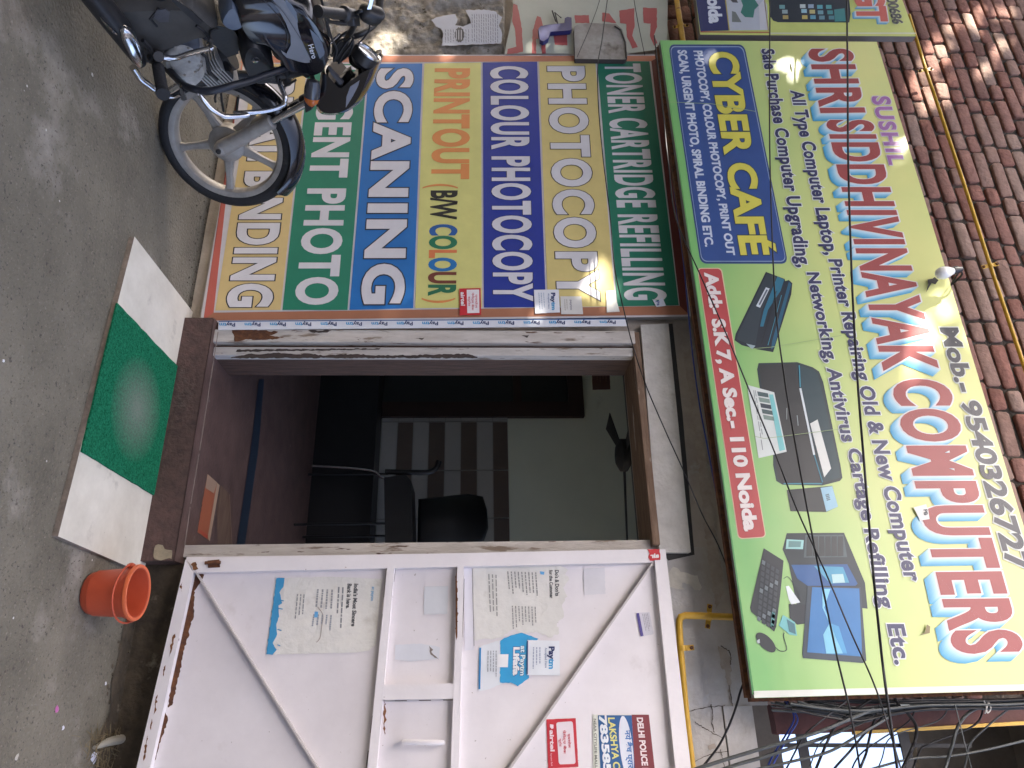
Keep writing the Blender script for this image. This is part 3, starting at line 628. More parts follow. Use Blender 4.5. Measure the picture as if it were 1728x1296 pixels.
S.line(*cn([(240,-300),(305,222)]),1.6,(170,150,70)); S.line(*cn([(525,-300),(590,222)]),1.6,(180,150,80))
S.poly(cn([(300,-20),(340,-40),(370,20),(330,18)]),(60,60,66)); S.poly(cn([(325,80),(352,88),(395,162),(325,160)]),(110,116,112)); S.poly(cn([(390,0),(480,-20),(520,40),(490,70),(480,128),(420,124),(388,90),(405,40)]),(44,112,100)); S.poly(cn([(520,40),(560,-10),(580,40),(590,218),(530,218)]),(196,196,200))
for (x,y,c) in ((690,50,(110,160,160)),(710,85,(150,170,170)),(715,125,(170,150,90)),(840,45,(190,200,196)),(850,80,(150,190,200)),(855,125,(190,170,90)),(900,45,(150,170,190)),(910,85,(190,180,120)),(915,125,(90,150,170)),(965,50,(90,160,170)),(970,90,(110,150,160)),(980,128,(100,140,150)),(1030,50,(80,150,150)),(1040,90,(70,140,140)),(1050,128,(80,130,140))):
    S.poly(cn([(x-20,y-14),(x+20,y-14),(x+21,y+14),(x-19,y+14)]),c)
S.poly(cn([(1070,70),(1145,60),(1155,155),(1075,158)]),(60,130,130))
S.text('Noida',*[cn([p])[0] for p in ((140,-90),(163,172),(258,172),(235,-90))],(206,212,220),.05,lay=3)
S.text('GT',*[cn([p])[0] for p in ((1222,-70),(1250,160),(1460,160),(1425,-70))],(196,96,84),.05,(.03,(206,206,206)),(.06,-.10,5,(70,150,190),(180,206,216)),lay=3)
S.text('00686',*[cn([p])[0] for p in ((1450,-14),(1500,178),(1575,178),(1525,-14))],(54,58,60),.04,(.03,(200,206,160)),lay=3)
S.build('lettering',t)

# ---------------------------------------------------------------- left bay: pasted notice, torn banner, meter box, bracket
NP=wallplane(3.09)
cL=lambda L:[(640+x/3.323,y/3.323) for x,y in L]
t=thing('notice','torn white printed notice pasted on the rough plaster','poster',NP.p(745,70))
S=Sheet(NP); S.poly(cL([(290,112),(330,95),(425,78),(440,110),(425,140),(470,150),(515,130),(510,110),(485,58),(560,52),(640,60),(690,95),(672,140),(690,195),(682,243),(350,257),(360,190),(345,160),(320,150)]),(176,180,190),jag=.8); S.build('paper',t)
S=Sheet(NP); S.lay=3
gear=[(450+26*(1+.12*(i%2))*math.cos(i*math.pi/12), 195+40*(1+.12*(i%2))*math.sin(i*math.pi/12)) for i in range(24)]
S.poly(cL(gear),(50,52,60)); S.lay=4
for x in (432,446,460): S.line(*cL([(x,168),(x,222)]),1.4,(176,180,190))
S.lay=3
for x in list(range(520,665,13))+[370,385,400,415,485,500]:
    y=80 if x>515 else 165
    while y<235:
        e=y+random.uniform(8,26); S.line(*cL([(x,y),(x+2,min(e,238))]),.9,(96,100,112)); y=e+5
S.build('print',t)
BN=wallplane(3.085)
t=thing('banner','faded pale banner with red letter fragments hanging left of the big sign','banner',BN.p(900,90))
gB=cL([(745,-60),(752,60),(702,302),(880,300),(1090,304),(1240,330),(1400,300),(1615,270),(1618,-60)])
S=Sheet(BN); S.poly(gB,(166,170,158)); S.build('cloth',t)
S=Sheet(BN); S.lay=3; RD=(158,66,68)
for L in ([(752,20),(775,30),(800,160),(806,290),(770,300),(762,170),(745,120)],[(720,275),(770,262),(778,298),(716,302)],[(860,170),(885,90),(905,95),(925,180),(935,300),(912,300),(905,215),(880,220),(880,300),(855,300)],[(975,170),(1050,150),(1055,255),(985,250)],[(1095,85),(1175,85),(1180,130),(1100,130)],[(1250,70),(1290,75),(1330,130),(1250,120)],
          [(1345,60),(1430,45),(1432,150),(1418,200),(1450,265),(1420,272),(1388,205),(1385,135),(1350,130)],[(1478,42),(1556,45),(1558,150),(1540,195),(1560,240),(1540,258),(1518,200),(1522,132),(1482,128)]):
    S.poly(cL(L),RD,jag=.5)
S.build('print',t)
t=thing('meter_box','small rounded grey box beside the top of the striped sign','box',NP.p(1015,98))
MP=wallplane(3.052); mb=MB(); pts=cL([(1092,150),(1110,138),(1185,128),(1330,136),(1362,165),(1386,235),(1391,322),(1380,334),(1098,330)])
mgrey=mat('grey_box_metal',(.34,.33,.31),.6,scale=9,col2=(.16,.14,.12),patch=[((.06,.05,.04),.62,9,.1)])
mb.prism([MP.p(x,y) for x,y in pts],(0,.032,0),mgrey,mat('dark_edge',(.06,.05,.05),.7)); mb.build('casing',t,smooth=0,bevel=.008)
mb=MB(); mb.tube([MP.p(x,y,.004) for x,y in cL([(1320,146),(1355,168),(1380,240),(1385,325)])],.004,M['cable'],n=6); mb.build('edge_seal',t)
t=thing('bracket','dark blue metal bracket hooked over the faded banner','bracket',BN.p(935,40))
bl=mat('dark_blue_paint',(.02,.025,.14),.45,var=.3,scale=20)
mb=MB(); mb.prism([wallplane(3.04).p(x,y) for x,y in cL([(945,138),(1042,128),(1040,102),(1056,94),(1078,98),(1080,160),(1072,170),(960,178),(948,215),(920,232),(900,222),(892,160),(905,146)])],(0,.03,0),bl); mb.build('clamp',t,smooth=0,bevel=.006)
mb=MB(); mb.tube([wallplane(3.06).p(x,y) for x,y in cL([(970,60),(990,120),(1000,130),(985,70),(1020,100)])],.004,M['iron'],n=6); mb.build('wire_clip',t)

# ---------------------------------------------------------------- the open gate leaf
hx=wallplane(3.04).p(700,928).x
A5=rad(5.0); DL=Plane((hx,3.04,0),(-math.sin(A5),-math.cos(A5),0))
t=thing('gate_leaf','white painted steel gate leaf folded open beside the doorway, rusty at its foot','gate',DL.p(306,950))
dn=-DL.n; W1,W2=M['white'],M['white2']
def leafbox(name,quad,depth,m,lift=0,par=t,bev=.003):
    mb=MB(); mb.prism([DL.p(x,y,lift) for x,y in quad],dn*depth,m); return mb.build(name,par,smooth=0,bevel=bev)
SHEET=-.028
leafbox('sheet_panel',[(315,940),(1112,929),(1200,1560),(170,1560)],.004,W1,SHEET,bev=0)
leafbox('frame_bar',[(318,943),(1103,926.5),(1102,949),(326,966)],.03,W2)             # hinge stile
leafbox('frame_bar',[(313,944),(326,966),(195,1560),(168,1560)],.03,W2,.001)            # foot rail
leafbox('frame_bar',[(1103,926.5),(1123,927),(1197,1560),(1166,1560)],.03,W2,.001)      # head rail
leafbox('crossbar',[(654,952),(666,952),(612,1560),(594,1560)],.03,W2,.0015)
leafbox('crossbar',[(772,950),(783,950),(768,1560),(752,1560)],.03,W2,.0015)
leafbox('short_bar',[(648,1155),(771,1153),(769,1179),(646,1181)],.028,W2,0)
leafbox('brace',[(327,963),(329.5,962),(701,1560),(695.5,1560)],.03,M['brace'],.0)
leafbox('brace',[(1100,950),(1103.5,951),(680,1560),(674,1560)],.03,M['brace'],.0)
mb=MB(); hp=[DL.p(x,y,.03) for x,y in ((681,1252),(690,1252),(740,1253),(747,1253))]
mb.tube([DL.p(681,1252,-.02)]+hp+[DL.p(747,1253,-.02)],[.006,.008,.010,.010,.008,.006],M['white2'],n=8); mb.build('pull_handle',t)
mb=MB()
for yy in (690,): pass
mb.prism([DL.p(x,y,.004) for x,y in ((350,946),(370,944),(371,957),(351,958))],dn*.006,M['rust']); mb.tube([DL.p(346,950,.01),DL.p(372,949,.01)],.007,M['rust'],n=8); mb.build('hinge',t)
S=Sheet(DL); S.pl=Plane(DL.o+DL.n*SHEET,DL.n)
rustink=M['rust']
S.poly([(329,1000),(327,1035),(321,1058),(318,1075),(312,1090),(306,1120),(300,1150),(296,1170),(291,1190),(283,1194),(286,1170),(292,1130),(300,1095),(307,1060),(315,1020),(322,990)],rustink,jag=1.5)
S.poly([(330,966),(345,970),(338,985),(326,1000),(322,985)],rustink,jag=1.5); S.poly([(279,1200),(284,1215),(268,1260),(258,1296),(254,1290),(266,1240)],rustink,jag=1.2)
S.build('rust_hole',t)
S=Sheet(DL); S.lay=4
M['rustlight'] = mat('orange_rust', (.24,.10,.035), .9, scale=60, col2=(.10,.04,.015), bump=.5, bscale=80)
for L in ([(292,1072),(296,1070),(289,1100),(285,1110)],[(262,1185),(266,1172),(263,1200),(259,1206)],[(246,1252),(249,1240),(246,1276),(242,1284)],[(322,952),(330,948),(335,960),(326,962)],[(303,990),(308,982),(306,1000)],[(276,1130),(279,1122),(276,1142)],[(254,1222),(257,1212),(254,1232)],[(648,1180),(652,1200),(649,1240),(646,1230)],[(770,965),(772,1040),(770,1080)]):
    S=Sheet(DL); S.lay=4; S.poly(L,M['rustlight'],jag=1.9); S.build('rust_flake',t)

for L in ([(668,958),(651,1100),(640,1240),(630,1330)],[(652,953),(638,1120),(618,1296)],[(784.5,952),(779,1100),(774,1250),(768,1400)],[(770.5,952),(770,1150)],[(335,962),(500,957),(650,953)],[(668,953),(770,950)],[(786,950),(940,949),(1095,948)],[(329,968),(300,1090),(262,1230),(240,1330)],[(1103,955),(1130,1150),(1150,1320)],[(646,1183),(768,1181)]):  # rust lines that double as painted edge shade along the bars
    S=Sheet(DL); S.lay=5; S.pl=Plane(DL.o+DL.n*(SHEET+.002),DL.n); cu_=curve([Vector((x,y,0)) for x,y in L],6)
    for a,b in zip(cu_,cu_[1:]):
        if random.random()<.72: S.line((a.x,a.y),(b.x,b.y),random.uniform(.5,1.5),rustink if random.random()<.35 else M['grime'])
    if S.mb.v: S.build('rust_shade_seam',t)
# things stuck on the leaf
LP_=Plane(DL.o+DL.n*(SHEET+.002),DL.n)
def sheet_on(name,label,quad,col,cat='poster',jag=.5,plane=LP_,pname='paper'):
    t=thing(name,label,cat,plane.p(*quad[0])); S=Sheet(plane); S.poly(quad,col,jag=jag); S.build(pname,t); S=Sheet(plane); S.lay=3; return t,S
paper=mat('aged_poster_paper',srgb(206,204,198,KINK),.75,var=.12,scale=6,bump=.5,bscale=22,patch=[(srgb(186,182,174,KINK),.6,9,.1)])
t,S=sheet_on('poster','cream bank poster with a blue skyline along its foot, low on the gate',[(466,976),(560,973),(645,977),(637,1050),(634,1087),(622,1098),(600,1101),(520,1103),(449,1105)],paper)
S.poly([(466.5,976),(480,975),(478,990),(472,1000),(476,1018),(470,1022),(471,1040),(466,1056),(468,1070),(460,1085),(467,1096),(460,1105),(449,1104)],(52,140,186),jag=.8)
for x,y in ((478,1012),(476,1026),(474,1062),(472,1088)): S.line((468,y),(x+1,y+2),1.6,(52,140,186))
S.text("India's Most Sincere",(598,985),(593,1057),(600,1057.5),(605,985.5),(70,72,76),.035); S.text('Bank is here.',(587,985),(584,1027),(591,1027.5),(594,985.5),(70,72,76),.035); S.text('at paytm',(628,990),(626,1014),(631,1014.3),(633,990.3),(86,150,190),.02)
S.lines([(566,990),(562,1062),(576,1063),(580,991)],2,(128,130,134)); S.lines([(530,994),(526,1030),(560,1031),(562,995)],4,(140,142,146)); S.lines([(524,1036),(520,1062),(558,1064),(560,1038)],5,(140,146,156)); S.lines([(498,1002),(492,1056),(510,1057),(514,1003)],3,(140,142,144)); S.poly([(531,1032),(537,1032),(536,1042),(530,1042)],(96,160,206))
cr=curve([Vector((536,1024,0)),Vector((545,1038,0)),Vector((543,1056,0)),Vector((540,1076,0)),Vector((534,1084,0))],4)
for a,b in zip(cr,cr[1:]): S.line((a.x,a.y),(b.x,b.y),1.2,(150,138,128))
S.build('print',t)
t,S=sheet_on('poster','torn cream notice of printed rules near the head of the white gate',[(796,956),(945,953),(958,962),(953,970),(961,978),(950,992),(957,1006),(948,1022),(952,1040),(940,1052),(944,1068),(928,1076),(905,1066),(880,1070),(868,1062),(845,1076),(801,1081),(799,1020)],paper,jag=1.6)
S.text("Do's & Don'ts",(936.5,962),(937.5,1006),(944,1006),(943,962),(66,68,72),.03); S.text('for the Customer',(927,962),(928,1010),(934,1010),(933,962),(66,68,72),.03); S.poly([(911,964),(919,965),(918,970),(912,969)],(96,160,206))
S.lines([(852,964),(856,1008),(908,1010),(905,966)],9,(140,140,138)); S.lines([(860,1022),(862,1066),(906,1066),(904,1024)],8,(140,140,138),fill=(.5,.95)); S.lines([(820,968),(824,1052),(840,1054),(838,970)],3,(146,146,142)); S.build('print',t)
t,S=sheet_on('paper_strip','blank white strip of torn paper beside the gate crossbar',[(783,956),(797,957),(799,990),(798,1030),(801,1076),(800,1096),(784,1098)],(208,206,212),jag=.8); S.line((797,960),(800,1090),.8,(120,112,110)); S.build('print',t)
t,S=sheet_on('poster','torn bright blue and white payment poster below the printed rules on the gate',[(809,1092),(836,1082),(848,1079),(868,1072),(890,1070),(908,1079),(912,1086),(896,1094),(893,1140),(878,1158),(866,1154),(858,1150),(842,1156),(826,1163),(807,1166)],(212,216,220),jag=.8)
S.poly([(844,1081),(862,1072),(880,1068),(909,1078),(893,1096),(893,1144),(874,1158),(862,1152),(844,1152)],(44,150,200),jag=.8); S.lay=4; S.line((810.5,1093),(809,1163),3,(38,124,180))
S.text('at Paytm',(879,1090),(878,1140),(886,1140),(887,1090),(210,226,236),.03,(.05,(26,60,110))); S.text('Lifafa',(867,1092),(866,1140),(876,1140),(877,1092),(222,230,236),.05,(.05,(26,80,140)))
S.lines([(820,1098),(819,1150),(838,1150),(838,1098)],4,(150,154,160)); S.poly([(840,1104),(858,1104),(857,1126),(839,1126)],(226,226,226)); S.build('print',t)
t,S=sheet_on('sticker','white payment card with big navy and cyan wordmark over the blue poster on the gate',[(890,1080),(944,1081.5),(945,1140),(889,1139)],(216,220,226),jag=.2,plane=Plane(LP_.o+LP_.n*.004,LP_.n))
S.text('Paytm',(926.5,1091),(926.5,1129),(936,1129),(936,1091),NAVY,.045,runs=[0,0,0,1,1],cols=[NAVY,CY]); S.text('Accepted Here',(919.5,1093),(919.5,1127),(923.5,1127),(923.5,1093),(96,116,150),.01); S.lines([(896,1092),(895,1130),(912,1130),(912,1092)],3,(150,160,180)); S.line((890.5,1081),(890,1138),1.6,(38,60,110)); S.build('print',t)
t,S=sheet_on('sticker','red and white sticker of a payments bank, lowest middle of the white gate',[(922,1214),(971.5,1212),(976,1294),(925,1297)],(184,32,46),jag=.2)
S.poly(roundrect((938.5,1219),(943,1290),(971.5,1289),(966.5,1217),.12,asp=.5),(216,204,208)); S.lay=5
S.text('airtel',(927.5,1232),(929,1268),(936,1268),(934.5,1232),(226,206,210),.04); S.text('Payments Bank',(928.5,1271),(930,1293),(933,1293),(931.5,1271),(214,170,178),.01); S.ring=0
S.poly([(928,1222),(934,1223),(934,1229),(931,1230),(928,1227)],(226,206,210))
for s,x,a,b in (('एयरटेल',959,1238,1262),('पेमेंट्स बैंक',951,1232,1272),('स्टोर',943.5,1246,1260)): S.text(s,(x-1,a),(x,b),(x+4,b),(x+3,a),(190,60,74),.015)
S.build('print',t)
t,S=sheet_on('poster','coaching class poster of maroon, blue and cream bands low on the white gate',[(1000,1206),(1095,1206),(1115,1400),(1002,1400)],(206,208,196),jag=.2)
S.poly([(1009,1207),(1066,1207),(1077,1400),(1018,1400)],(24,84,140)); S.poly([(1066,1206),(1095,1206),(1116,1400),(1077,1400)],(116,36,44)); S.lay=5
oval=[(1057+11*math.sin(a)+ (math.cos(a)*6), 1262+54*math.cos(a)) for a in [i*math.pi/14 for i in range(28)]]
S.poly(oval,(208,212,220)); S.lay=6
S.text('DELHI POLICE HOSTEL',(1074.5,1211),(1089,1345),(1099.5,1345),(1084.5,1211),(222,206,206),.04); S.text('नये बैच प्रारम्भ',(1054,1232),(1062,1316),(1071,1316),(1063,1232),(60,110,170),.03)
S.text('LAKSHYA CLASSES',(1026,1211),(1041,1350),(1053,1350),(1037,1211),(206,204,120),.03); S.text('7835850',(1011,1207),(1021,1322),(1033,1322),(1023,1207),(214,220,226),.05); S.text('NEAR CITYLIFE MALL',(1001.5,1213),(1004,1296),(1008.5,1296),(1006,1213),(110,112,104),.02); S.build('print',t)
FR_=Plane(DL.o+DL.n*.002,DL.n)
t,S=sheet_on('sticker','small torn red square sticker at the top hinge corner of the white gate',[(1092,927),(1113,926.5),(1114.5,945),(1097,946),(1094,940),(1096,934)],(190,28,40),plane=FR_,jag=.6)
S.text('air',(1112,941),(1097,941.5),(1097,934),(1112,933.5),(226,214,214),.05); S.build('print',t)
t,S=sheet_on('sticker','tiny faded label with a purple band between the head rail and brace of the gate',[(1074,1034),(1096,1033),(1103,1070),(1082,1075)],(200,198,206),jag=.6)
S.poly([(1074,1035),(1078.5,1034.5),(1086,1073),(1081,1074)],(74,62,134)); S.lines([(1082,1036),(1089,1070),(1099,1068),(1093,1035)],4,(150,146,156)); S.build('print',t)
for lab,q,c in (('pale rectangle of old tape in the upper middle panel of the gate',[(667,1088),(708,1086),(742,1092),(741,1112),(690,1116),(666,1113)],(204,206,212)),('faint square trace of a peeled label beside the hinge side of the gate',[(716,990),(756,989),(755,1036),(715,1037)],(200,202,206)),('blank pale label near the top brace of the gate',[(984,960),(1020,958),(1022,1002),(986,1004)],(204,202,206))):
    t,S=sheet_on('paper_scrap',lab,q,c,'paper',jag=.7); 
    if 'tape' in lab: S.poly([(724,1090),(731,1096),(728,1100),(736,1108),(741,1114),(726,1104)],(120,110,104),jag=1)
    else: S.line(q[0],q[1],.5,(190,188,190))
    S.build('residue',t)

# ---------------------------------------------------------------- gas pipes, bulb, cables
def pipe(name,label,Y,pts,r,m,clamps=(),grp=None,cat='pipe'):
    pl=wallplane(Y); t=thing(name,label,cat,pl.p(*pts[0]),grp)
    mb=MB(); mb.tube([pl.p(x,y) for x,y in pts],r,m,n=12); mb.build('tube',t)
    for (x,y,dx,dy) in clamps:
        mb=MB(); c=pl.p(x,y); e=(pl.p(x+dx,y+dy)-c).normalized(); u=Vector((0,-1,0)); ax=e.cross(u)
        band=[c+e*(r*1.25*math.cos(a))+u*(r*1.25*math.sin(a)) for a in [math.pi*i/8 for i in range(9)]]
        for s_ in (1,-1):
            band=([c+e*s_*.05-u*.0]+band) if s_>0 else (band+[c+e*s_*.05])
        hw=ax*.011; V=[p+hw for p in band]+[p-hw for p in band]; k=len(band)
        mb.add(V,[(i,i+1,i+1+k,i+k) for i in range(k-1)],m); mb.lathe([(.001,.006),(.007,.006),(.008,0)],M['rust'],c+e*.04,u,8); mb.lathe([(.001,.006),(.007,.006),(.008,0)],M['rust'],c-e*.04,u,8)
        mb.build('clamp',t,smooth=30)
    return t
pipe('gas_pipe','yellow gas pipe bent in an elbow above the white gate leaf',3.085,[(1300,1043),(1255,1042),(1180,1039),(1156,1038.5),(1149,1041),(1146.5,1047),(1146,1056),(1148.5,1100),(1157,1200),(1168,1296),(1192,1500)],.0145,M['yellow'],[(1196,1040,2,-20),(1151,1094,14,-1)])
pipe('gas_pipe','long thin yellow pipe running along the red brick wall',3.06,[(1534,25),(1545,62),(1563,120),(1590,200),(1633,330),(1668,440),(1690,505),(1728,618),(1800,835)],.0095,M['yellow'],[(1562,118,14,-3),(1671,448,14,-3)])
pipe('gas_pipe','short length of yellow pipe between the torn banner and the neighbouring board',3.05,[(1132,-60),(1142,0),(1152,66),(1163,130)],.016,M['yellow'],[(1149,44,14,-2)])
BLB=wallplane(2.80); a,b,c_,e_=[BLB.p(*p) for p in ((1580,463),(1599,460),(1617,455),(1628,453))]
t=thing('light_bulb','white bulb in a black holder at the upper edge of the big shop sign','lamp',e_)
ax=(e_-a).normalized(); L=(e_-a).length
mb=MB(); mb.lathe([(.001,0),(.012,.002),(.024,.012),(.030,.028),(.031,.042),(.026,.062),(.019,.078),(.017,.088)],M['bulb'],a,ax,20); mb.build('glass_bulb',t,smooth=60)
mb=MB(); mb.lathe([(.017,.088),(.020,.09),(.020,.112),(.015,.116),(.013,.135),(.001,.136)],M['black'],a,ax,14); mb.build('holder',t)
mb=MB(); p0=a+ax*.13; mb.tube(curve([p0,p0+Vector((.01,.06,.03)),Vector((p0.x+.03,3.05,p0.z-.02)),Vector((p0.x-.02,3.15,p0.z-.05))],6),.005,M['cable'],n=6); mb.tube([p0,Vector((p0.x+.05,3.14,p0.z+.06))],.004,M['cable'],n=6); mb.build('arm',t)

def cable(label,Y,pts,r=.0028,m='cable',k=6,grp='cables across the signs',dY=0):
    n=len(pts); P=[wallplane(Y+dY*i/(n-1)).p(x,y) for i,(x,y) in enumerate(pts)]
    mb=MB(); mb.tube(curve(P,k),r,M[m],n=6); return tag(mb.build('cable',smooth=60),label,'cable',grp)
cable('thick black cable crossing the big sign near its red headline',2.6,[(1428.5,-60),(1429,0),(1430.5,150),(1431.5,280),(1438,480),(1447,640),(1458,780),(1473,960),(1483,1060),(1493,1148),(1514,1296),(1530,1420)],.0047)
cable('thin black cable crossing the middle of the big sign over the printer picture',2.66,[(1299.5,-60),(1299.5,0),(1298.5,150),(1300,300),(1308,505),(1324,640),(1344,760),(1371,905),(1390,1000),(1412,1106),(1433,1194),(1450,1290),(1462,1400)],.0034)
cable('thin black cable slanting over the red address strip and the computer picture',2.64,[(1104,60),(1118,180),(1129,285),(1141,370),(1180,460),(1222,555),(1265,660),(1310,770),(1345,860),(1395,970),(1435,1065),(1474,1152),(1500,1230),(1530,1330)],.0030)
cable('thin black wire hanging down across the toner stripe and over the lintel',2.98,[(1030,-40),(1017,60),(1009,110),(1010,180),(1018,270),(1029,360),(1037,450),(1052,520),(1067,580),(1090,650),(1122,725),(1156,800),(1185,868),(1212,920),(1240,992)],.0028)
cable('thin black wire swinging in front of the grey meter box',2.97,[(1018,-40),(1012,0),(996,45),(974,96)],.0022)
cable('black wire slanting over the banner right of the meter box',2.97,[(1066,-40),(1070,0),(1079,50),(1088,93)],.0022)
cable('blue cable running along the lower edge of the big sign',3.00,[(1122,180),(1131,260),(1140,340),(1152,430),(1160,510),(1168,592),(1180,680),(1193,750),(1212,850),(1226,930),(1250,1050)],.0034,'cableblue')
cable('black cable drooping from the sign corner down the grey wall',2.98,[(1262,1135),(1250,1165),(1243,1190),(1230,1225),(1212,1260),(1184,1296),(1150,1340)],.0042)
bl1=lambda i:[(1318+i*4,1165),(1326+i*2,1185),(1346-i*3,1212),(1332-i*3,1240),(1312-i*4,1275),(1296-i*3,1310),(1280,1350)]
cable('bright blue cable hanging left of the grille, nearer the wall',3.02,bl1(0),.0035,'cableblue',grp='blue cables by the grille'); cable('bright blue cable hanging left of the grille, farther from the wall',3.04,bl1(2),.0035,'cableblue',grp='blue cables by the grille')
t=thing('cable_bundle','thick tied bundle of dusty grey cables along the end of the big sign','cable',wallplane(3.0).p(1450,1190))
mb=MB()
for i in range(26):
    o=random.uniform(-1,1); Yc=2.97+random.uniform(-.05,.07); m_=M['cablegrey'] if random.random()<.6 else M['cable']
    pts=[(1330+random.uniform(-30,40),1186+o*9+random.uniform(-5,5)),(1390,1192+o*14+random.uniform(-5,5)),(1450,1200+o*17+random.uniform(-5,5)),(1500,1194+o*13),(1560,1189+o*9),(1630,1188+o*8),(1700,1187+o*8+random.uniform(-3,3)),(1790,1182+o*9)]
    mb.tube(curve([wallplane(Yc).p(*p) for p in pts],5),random.uniform(.003,.0055),m_,n=6)
mb.build('strands',t,smooth=60)
mb=MB()
tie=[wallplane(2.92).p(*p) for p in ((1660,1182),(1664,1192),(1666,1203),(1672,1196),(1668,1186),(1662,1204))]; mb.tube(curve(tie,5),.0025,ink(190,188,184),n=6); mb.tube(curve([wallplane(2.94).p(*p) for p in ((1520,1190),(1570,1191),(1610,1189),(1700,1191))],4),.003,ink(176,186,190),n=6); mb.build('tie',t,smooth=60)
G='loose cables below the bundle'
for lab,pts,r,m_ in (('black cable dropping from the bundle across the leftmost bright pane',[(1470,1180),(1440,1200),(1412,1222),(1396,1252),(1376,1300),(1350,1370)],.005,'cable'),
  ('black cable dropping from the bundle, second across the bright opening',[(1500,1186),(1486,1214),(1462,1235),(1434,1268),(1402,1305),(1380,1350)],.0042,'cable'),
  ('black cable with a red tip hanging over the bright opening',[(1482,1200),(1472,1226),(1466,1250),(1462,1270),(1452,1296),(1440,1330)],.0045,'cable'),
  ('thick black cable with a bend near the right grille bar',[(1505,1170),(1518,1190),(1534,1206),(1546,1226),(1544,1250),(1534,1275),(1522,1300),(1505,1350)],.0062,'cable'),
  ('thick grey cable curving away from the tie of the bundle',[(1662,1190),(1636,1202),(1617,1225),(1606,1260),(1594,1300),(1580,1350)],.006,'cablegrey'),
  ('long grey cable crossing the dark wall beside the grille',[(1765,1242),(1728,1250),(1660,1266),(1600,1276),(1540,1280),(1470,1298),(1400,1320)],.0042,'cablegrey'),
  ('grey cable slanting from the bundle over the grey wall, upper one',[(1475,1196),(1430,1215),(1390,1232),(1346,1246),(1290,1262),(1230,1280),(1160,1302)],.0065,'cablegrey'),
  ('grey cable slanting from the bundle over the grey wall, lower one',[(1490,1204),(1440,1224),(1395,1243),(1350,1258),(1290,1277),(1235,1293),(1170,1318)],.0065,'cablegrey'),
  ('grey cable slanting below the two grey ones over the wall',[(1500,1210),(1450,1240),(1400,1268),(1345,1283),(1270,1300),(1200,1320)],.005,'cablegrey'),
  ('thin wire hanging straight across the dark wall right of the grille',[(1612,1190),(1622,1230),(1632,1270),(1646,1320)],.0022,'cablegrey')):
    cable(lab,2.95+random.uniform(-.04,.06),pts,r,m_,grp=G)

for i,lab in enumerate(('thin black cable looping low over the bright opening','thin grey cable looping from the bundle to the grey wall','thin black cable sagging between the grille bars','thin grey cable sagging over the dark right wall','thin black cable knotted close under the bundle','thin grey cable trailing over the maroon post')):
    x0=1370+i*58; pts=[(x0+60,1186+random.uniform(-6,8)),(x0+random.uniform(10,50),1215+random.uniform(-6,10)),(x0-random.uniform(0,40),1248+random.uniform(-8,8)),(x0-random.uniform(20,60),1282+random.uniform(-10,6)),(x0-random.uniform(40,90),1340)]
    cable(lab,2.93+i*.03,pts,random.uniform(.0022,.0036),'cable' if i%2==0 else 'cablegrey',grp=G)

# ---------------------------------------------------------------- inside the room
t=thing('chair','dark padded chair with a high backrest and thin chrome legs inside the dim room','chair',(BW.p(700,850).x+.2,4.6,FL))
CP=wallplane(5.05); AP=wallplane(4.92)
mb=MB(); o_=[CP.p(x,y) for x,y in ((706,842),(745,838),(790,833),(815,838),(822,860),(824,890),(815,915),(790,922),(745,926),(704,930))]
mb.loft([[p+Vector((0,-.03,0)) for p in [q*.9+ (sum(o_,Vector())/len(o_))*.1 for q in o_]],o_,[p+Vector((0,.07,0)) for p in o_]],M['black']); mb.build('backrest',t,smooth=60)
mb=MB(); a_=[wallplane(4.88).p(x,y) for x,y in ((648,806),(684,800),(694,812),(697,925),(685,938),(650,932))]
mb.prism(a_,(0,.33,0),M['black']); mb.build('seat',t,smooth=0,bevel=.02)
mb=MB(); mb.tube(curve([AP.p(x,y) for x,y in ((527,786),(545,787),(600,791),(632,796),(645,806),(668,808))],5),.009,M['chrome'],n=8); mb.build('leg',t,smooth=60)
for y,Y in ((884,4.92),(800,5.2),(905,5.2)):
    mb=MB(); pl=wallplane(Y); mb.tube([Vector((pl.p(600,y).x,Y,FL)),Vector((pl.p(600,y).x,Y,pl.p(655,y).z))],.009,M['black'],n=8); mb.build('leg',t,smooth=60)
mb=MB(); mb.tube(curve([AP.p(x,y) for x,y in ((650,796),(690,797),(722,797),(736,790),(741,778))],5),.020,M['black'],n=8); mb.build('armrest',t,smooth=60)
FNP=wallplane(4.5); fc=FNP.p(1052,768)
t=thing('ceiling_fan','dark ceiling fan hanging near the top of the doorway view','fan',fc)
mb=MB(); mb.lathe([(.01,-.05),(.07,-.045),(.11,-.02),(.11,.02),(.06,.05),(.02,.06)],M['iron'],fc,(0,0,1),20); mb.build('motor',t)
mb=MB(); mb.tube([fc+Vector((0,0,.05)),Vector((fc.x,fc.y,RZ))],.012,M['iron'],n=8); mb.lathe([(.05,0),(.02,-.08)],M['iron'],(fc.x,fc.y,RZ),(0,0,1),14); mb.build('down_rod',t)
for i in range(3):
    a=rad(12+120*i); d=Vector((math.cos(a),math.sin(a),0)); e=Vector((-math.sin(a),math.cos(a),0))
    mb=MB(); mb.prism([fc+d*.10+e*.03,fc+d*.60+e*.07+Vector((0,0,.01)),fc+d*.60-e*.06-Vector((0,0,.01)),fc+d*.10-e*.03],(0,0,.005),M['iron']); mb.build('blade',t,smooth=0)
t,S=sheet_on('wall_poster','small brownish poster high on the wall inside the room',[(998,614),(1028,614),(1030,657),(1000,658)],(96,62,54),plane=wallplane(RY-.004),jag=.2)
S.lines([(1003,618),(1004,652),(1024,652),(1023,618)],4,(120,86,70)); S.build('print',t)
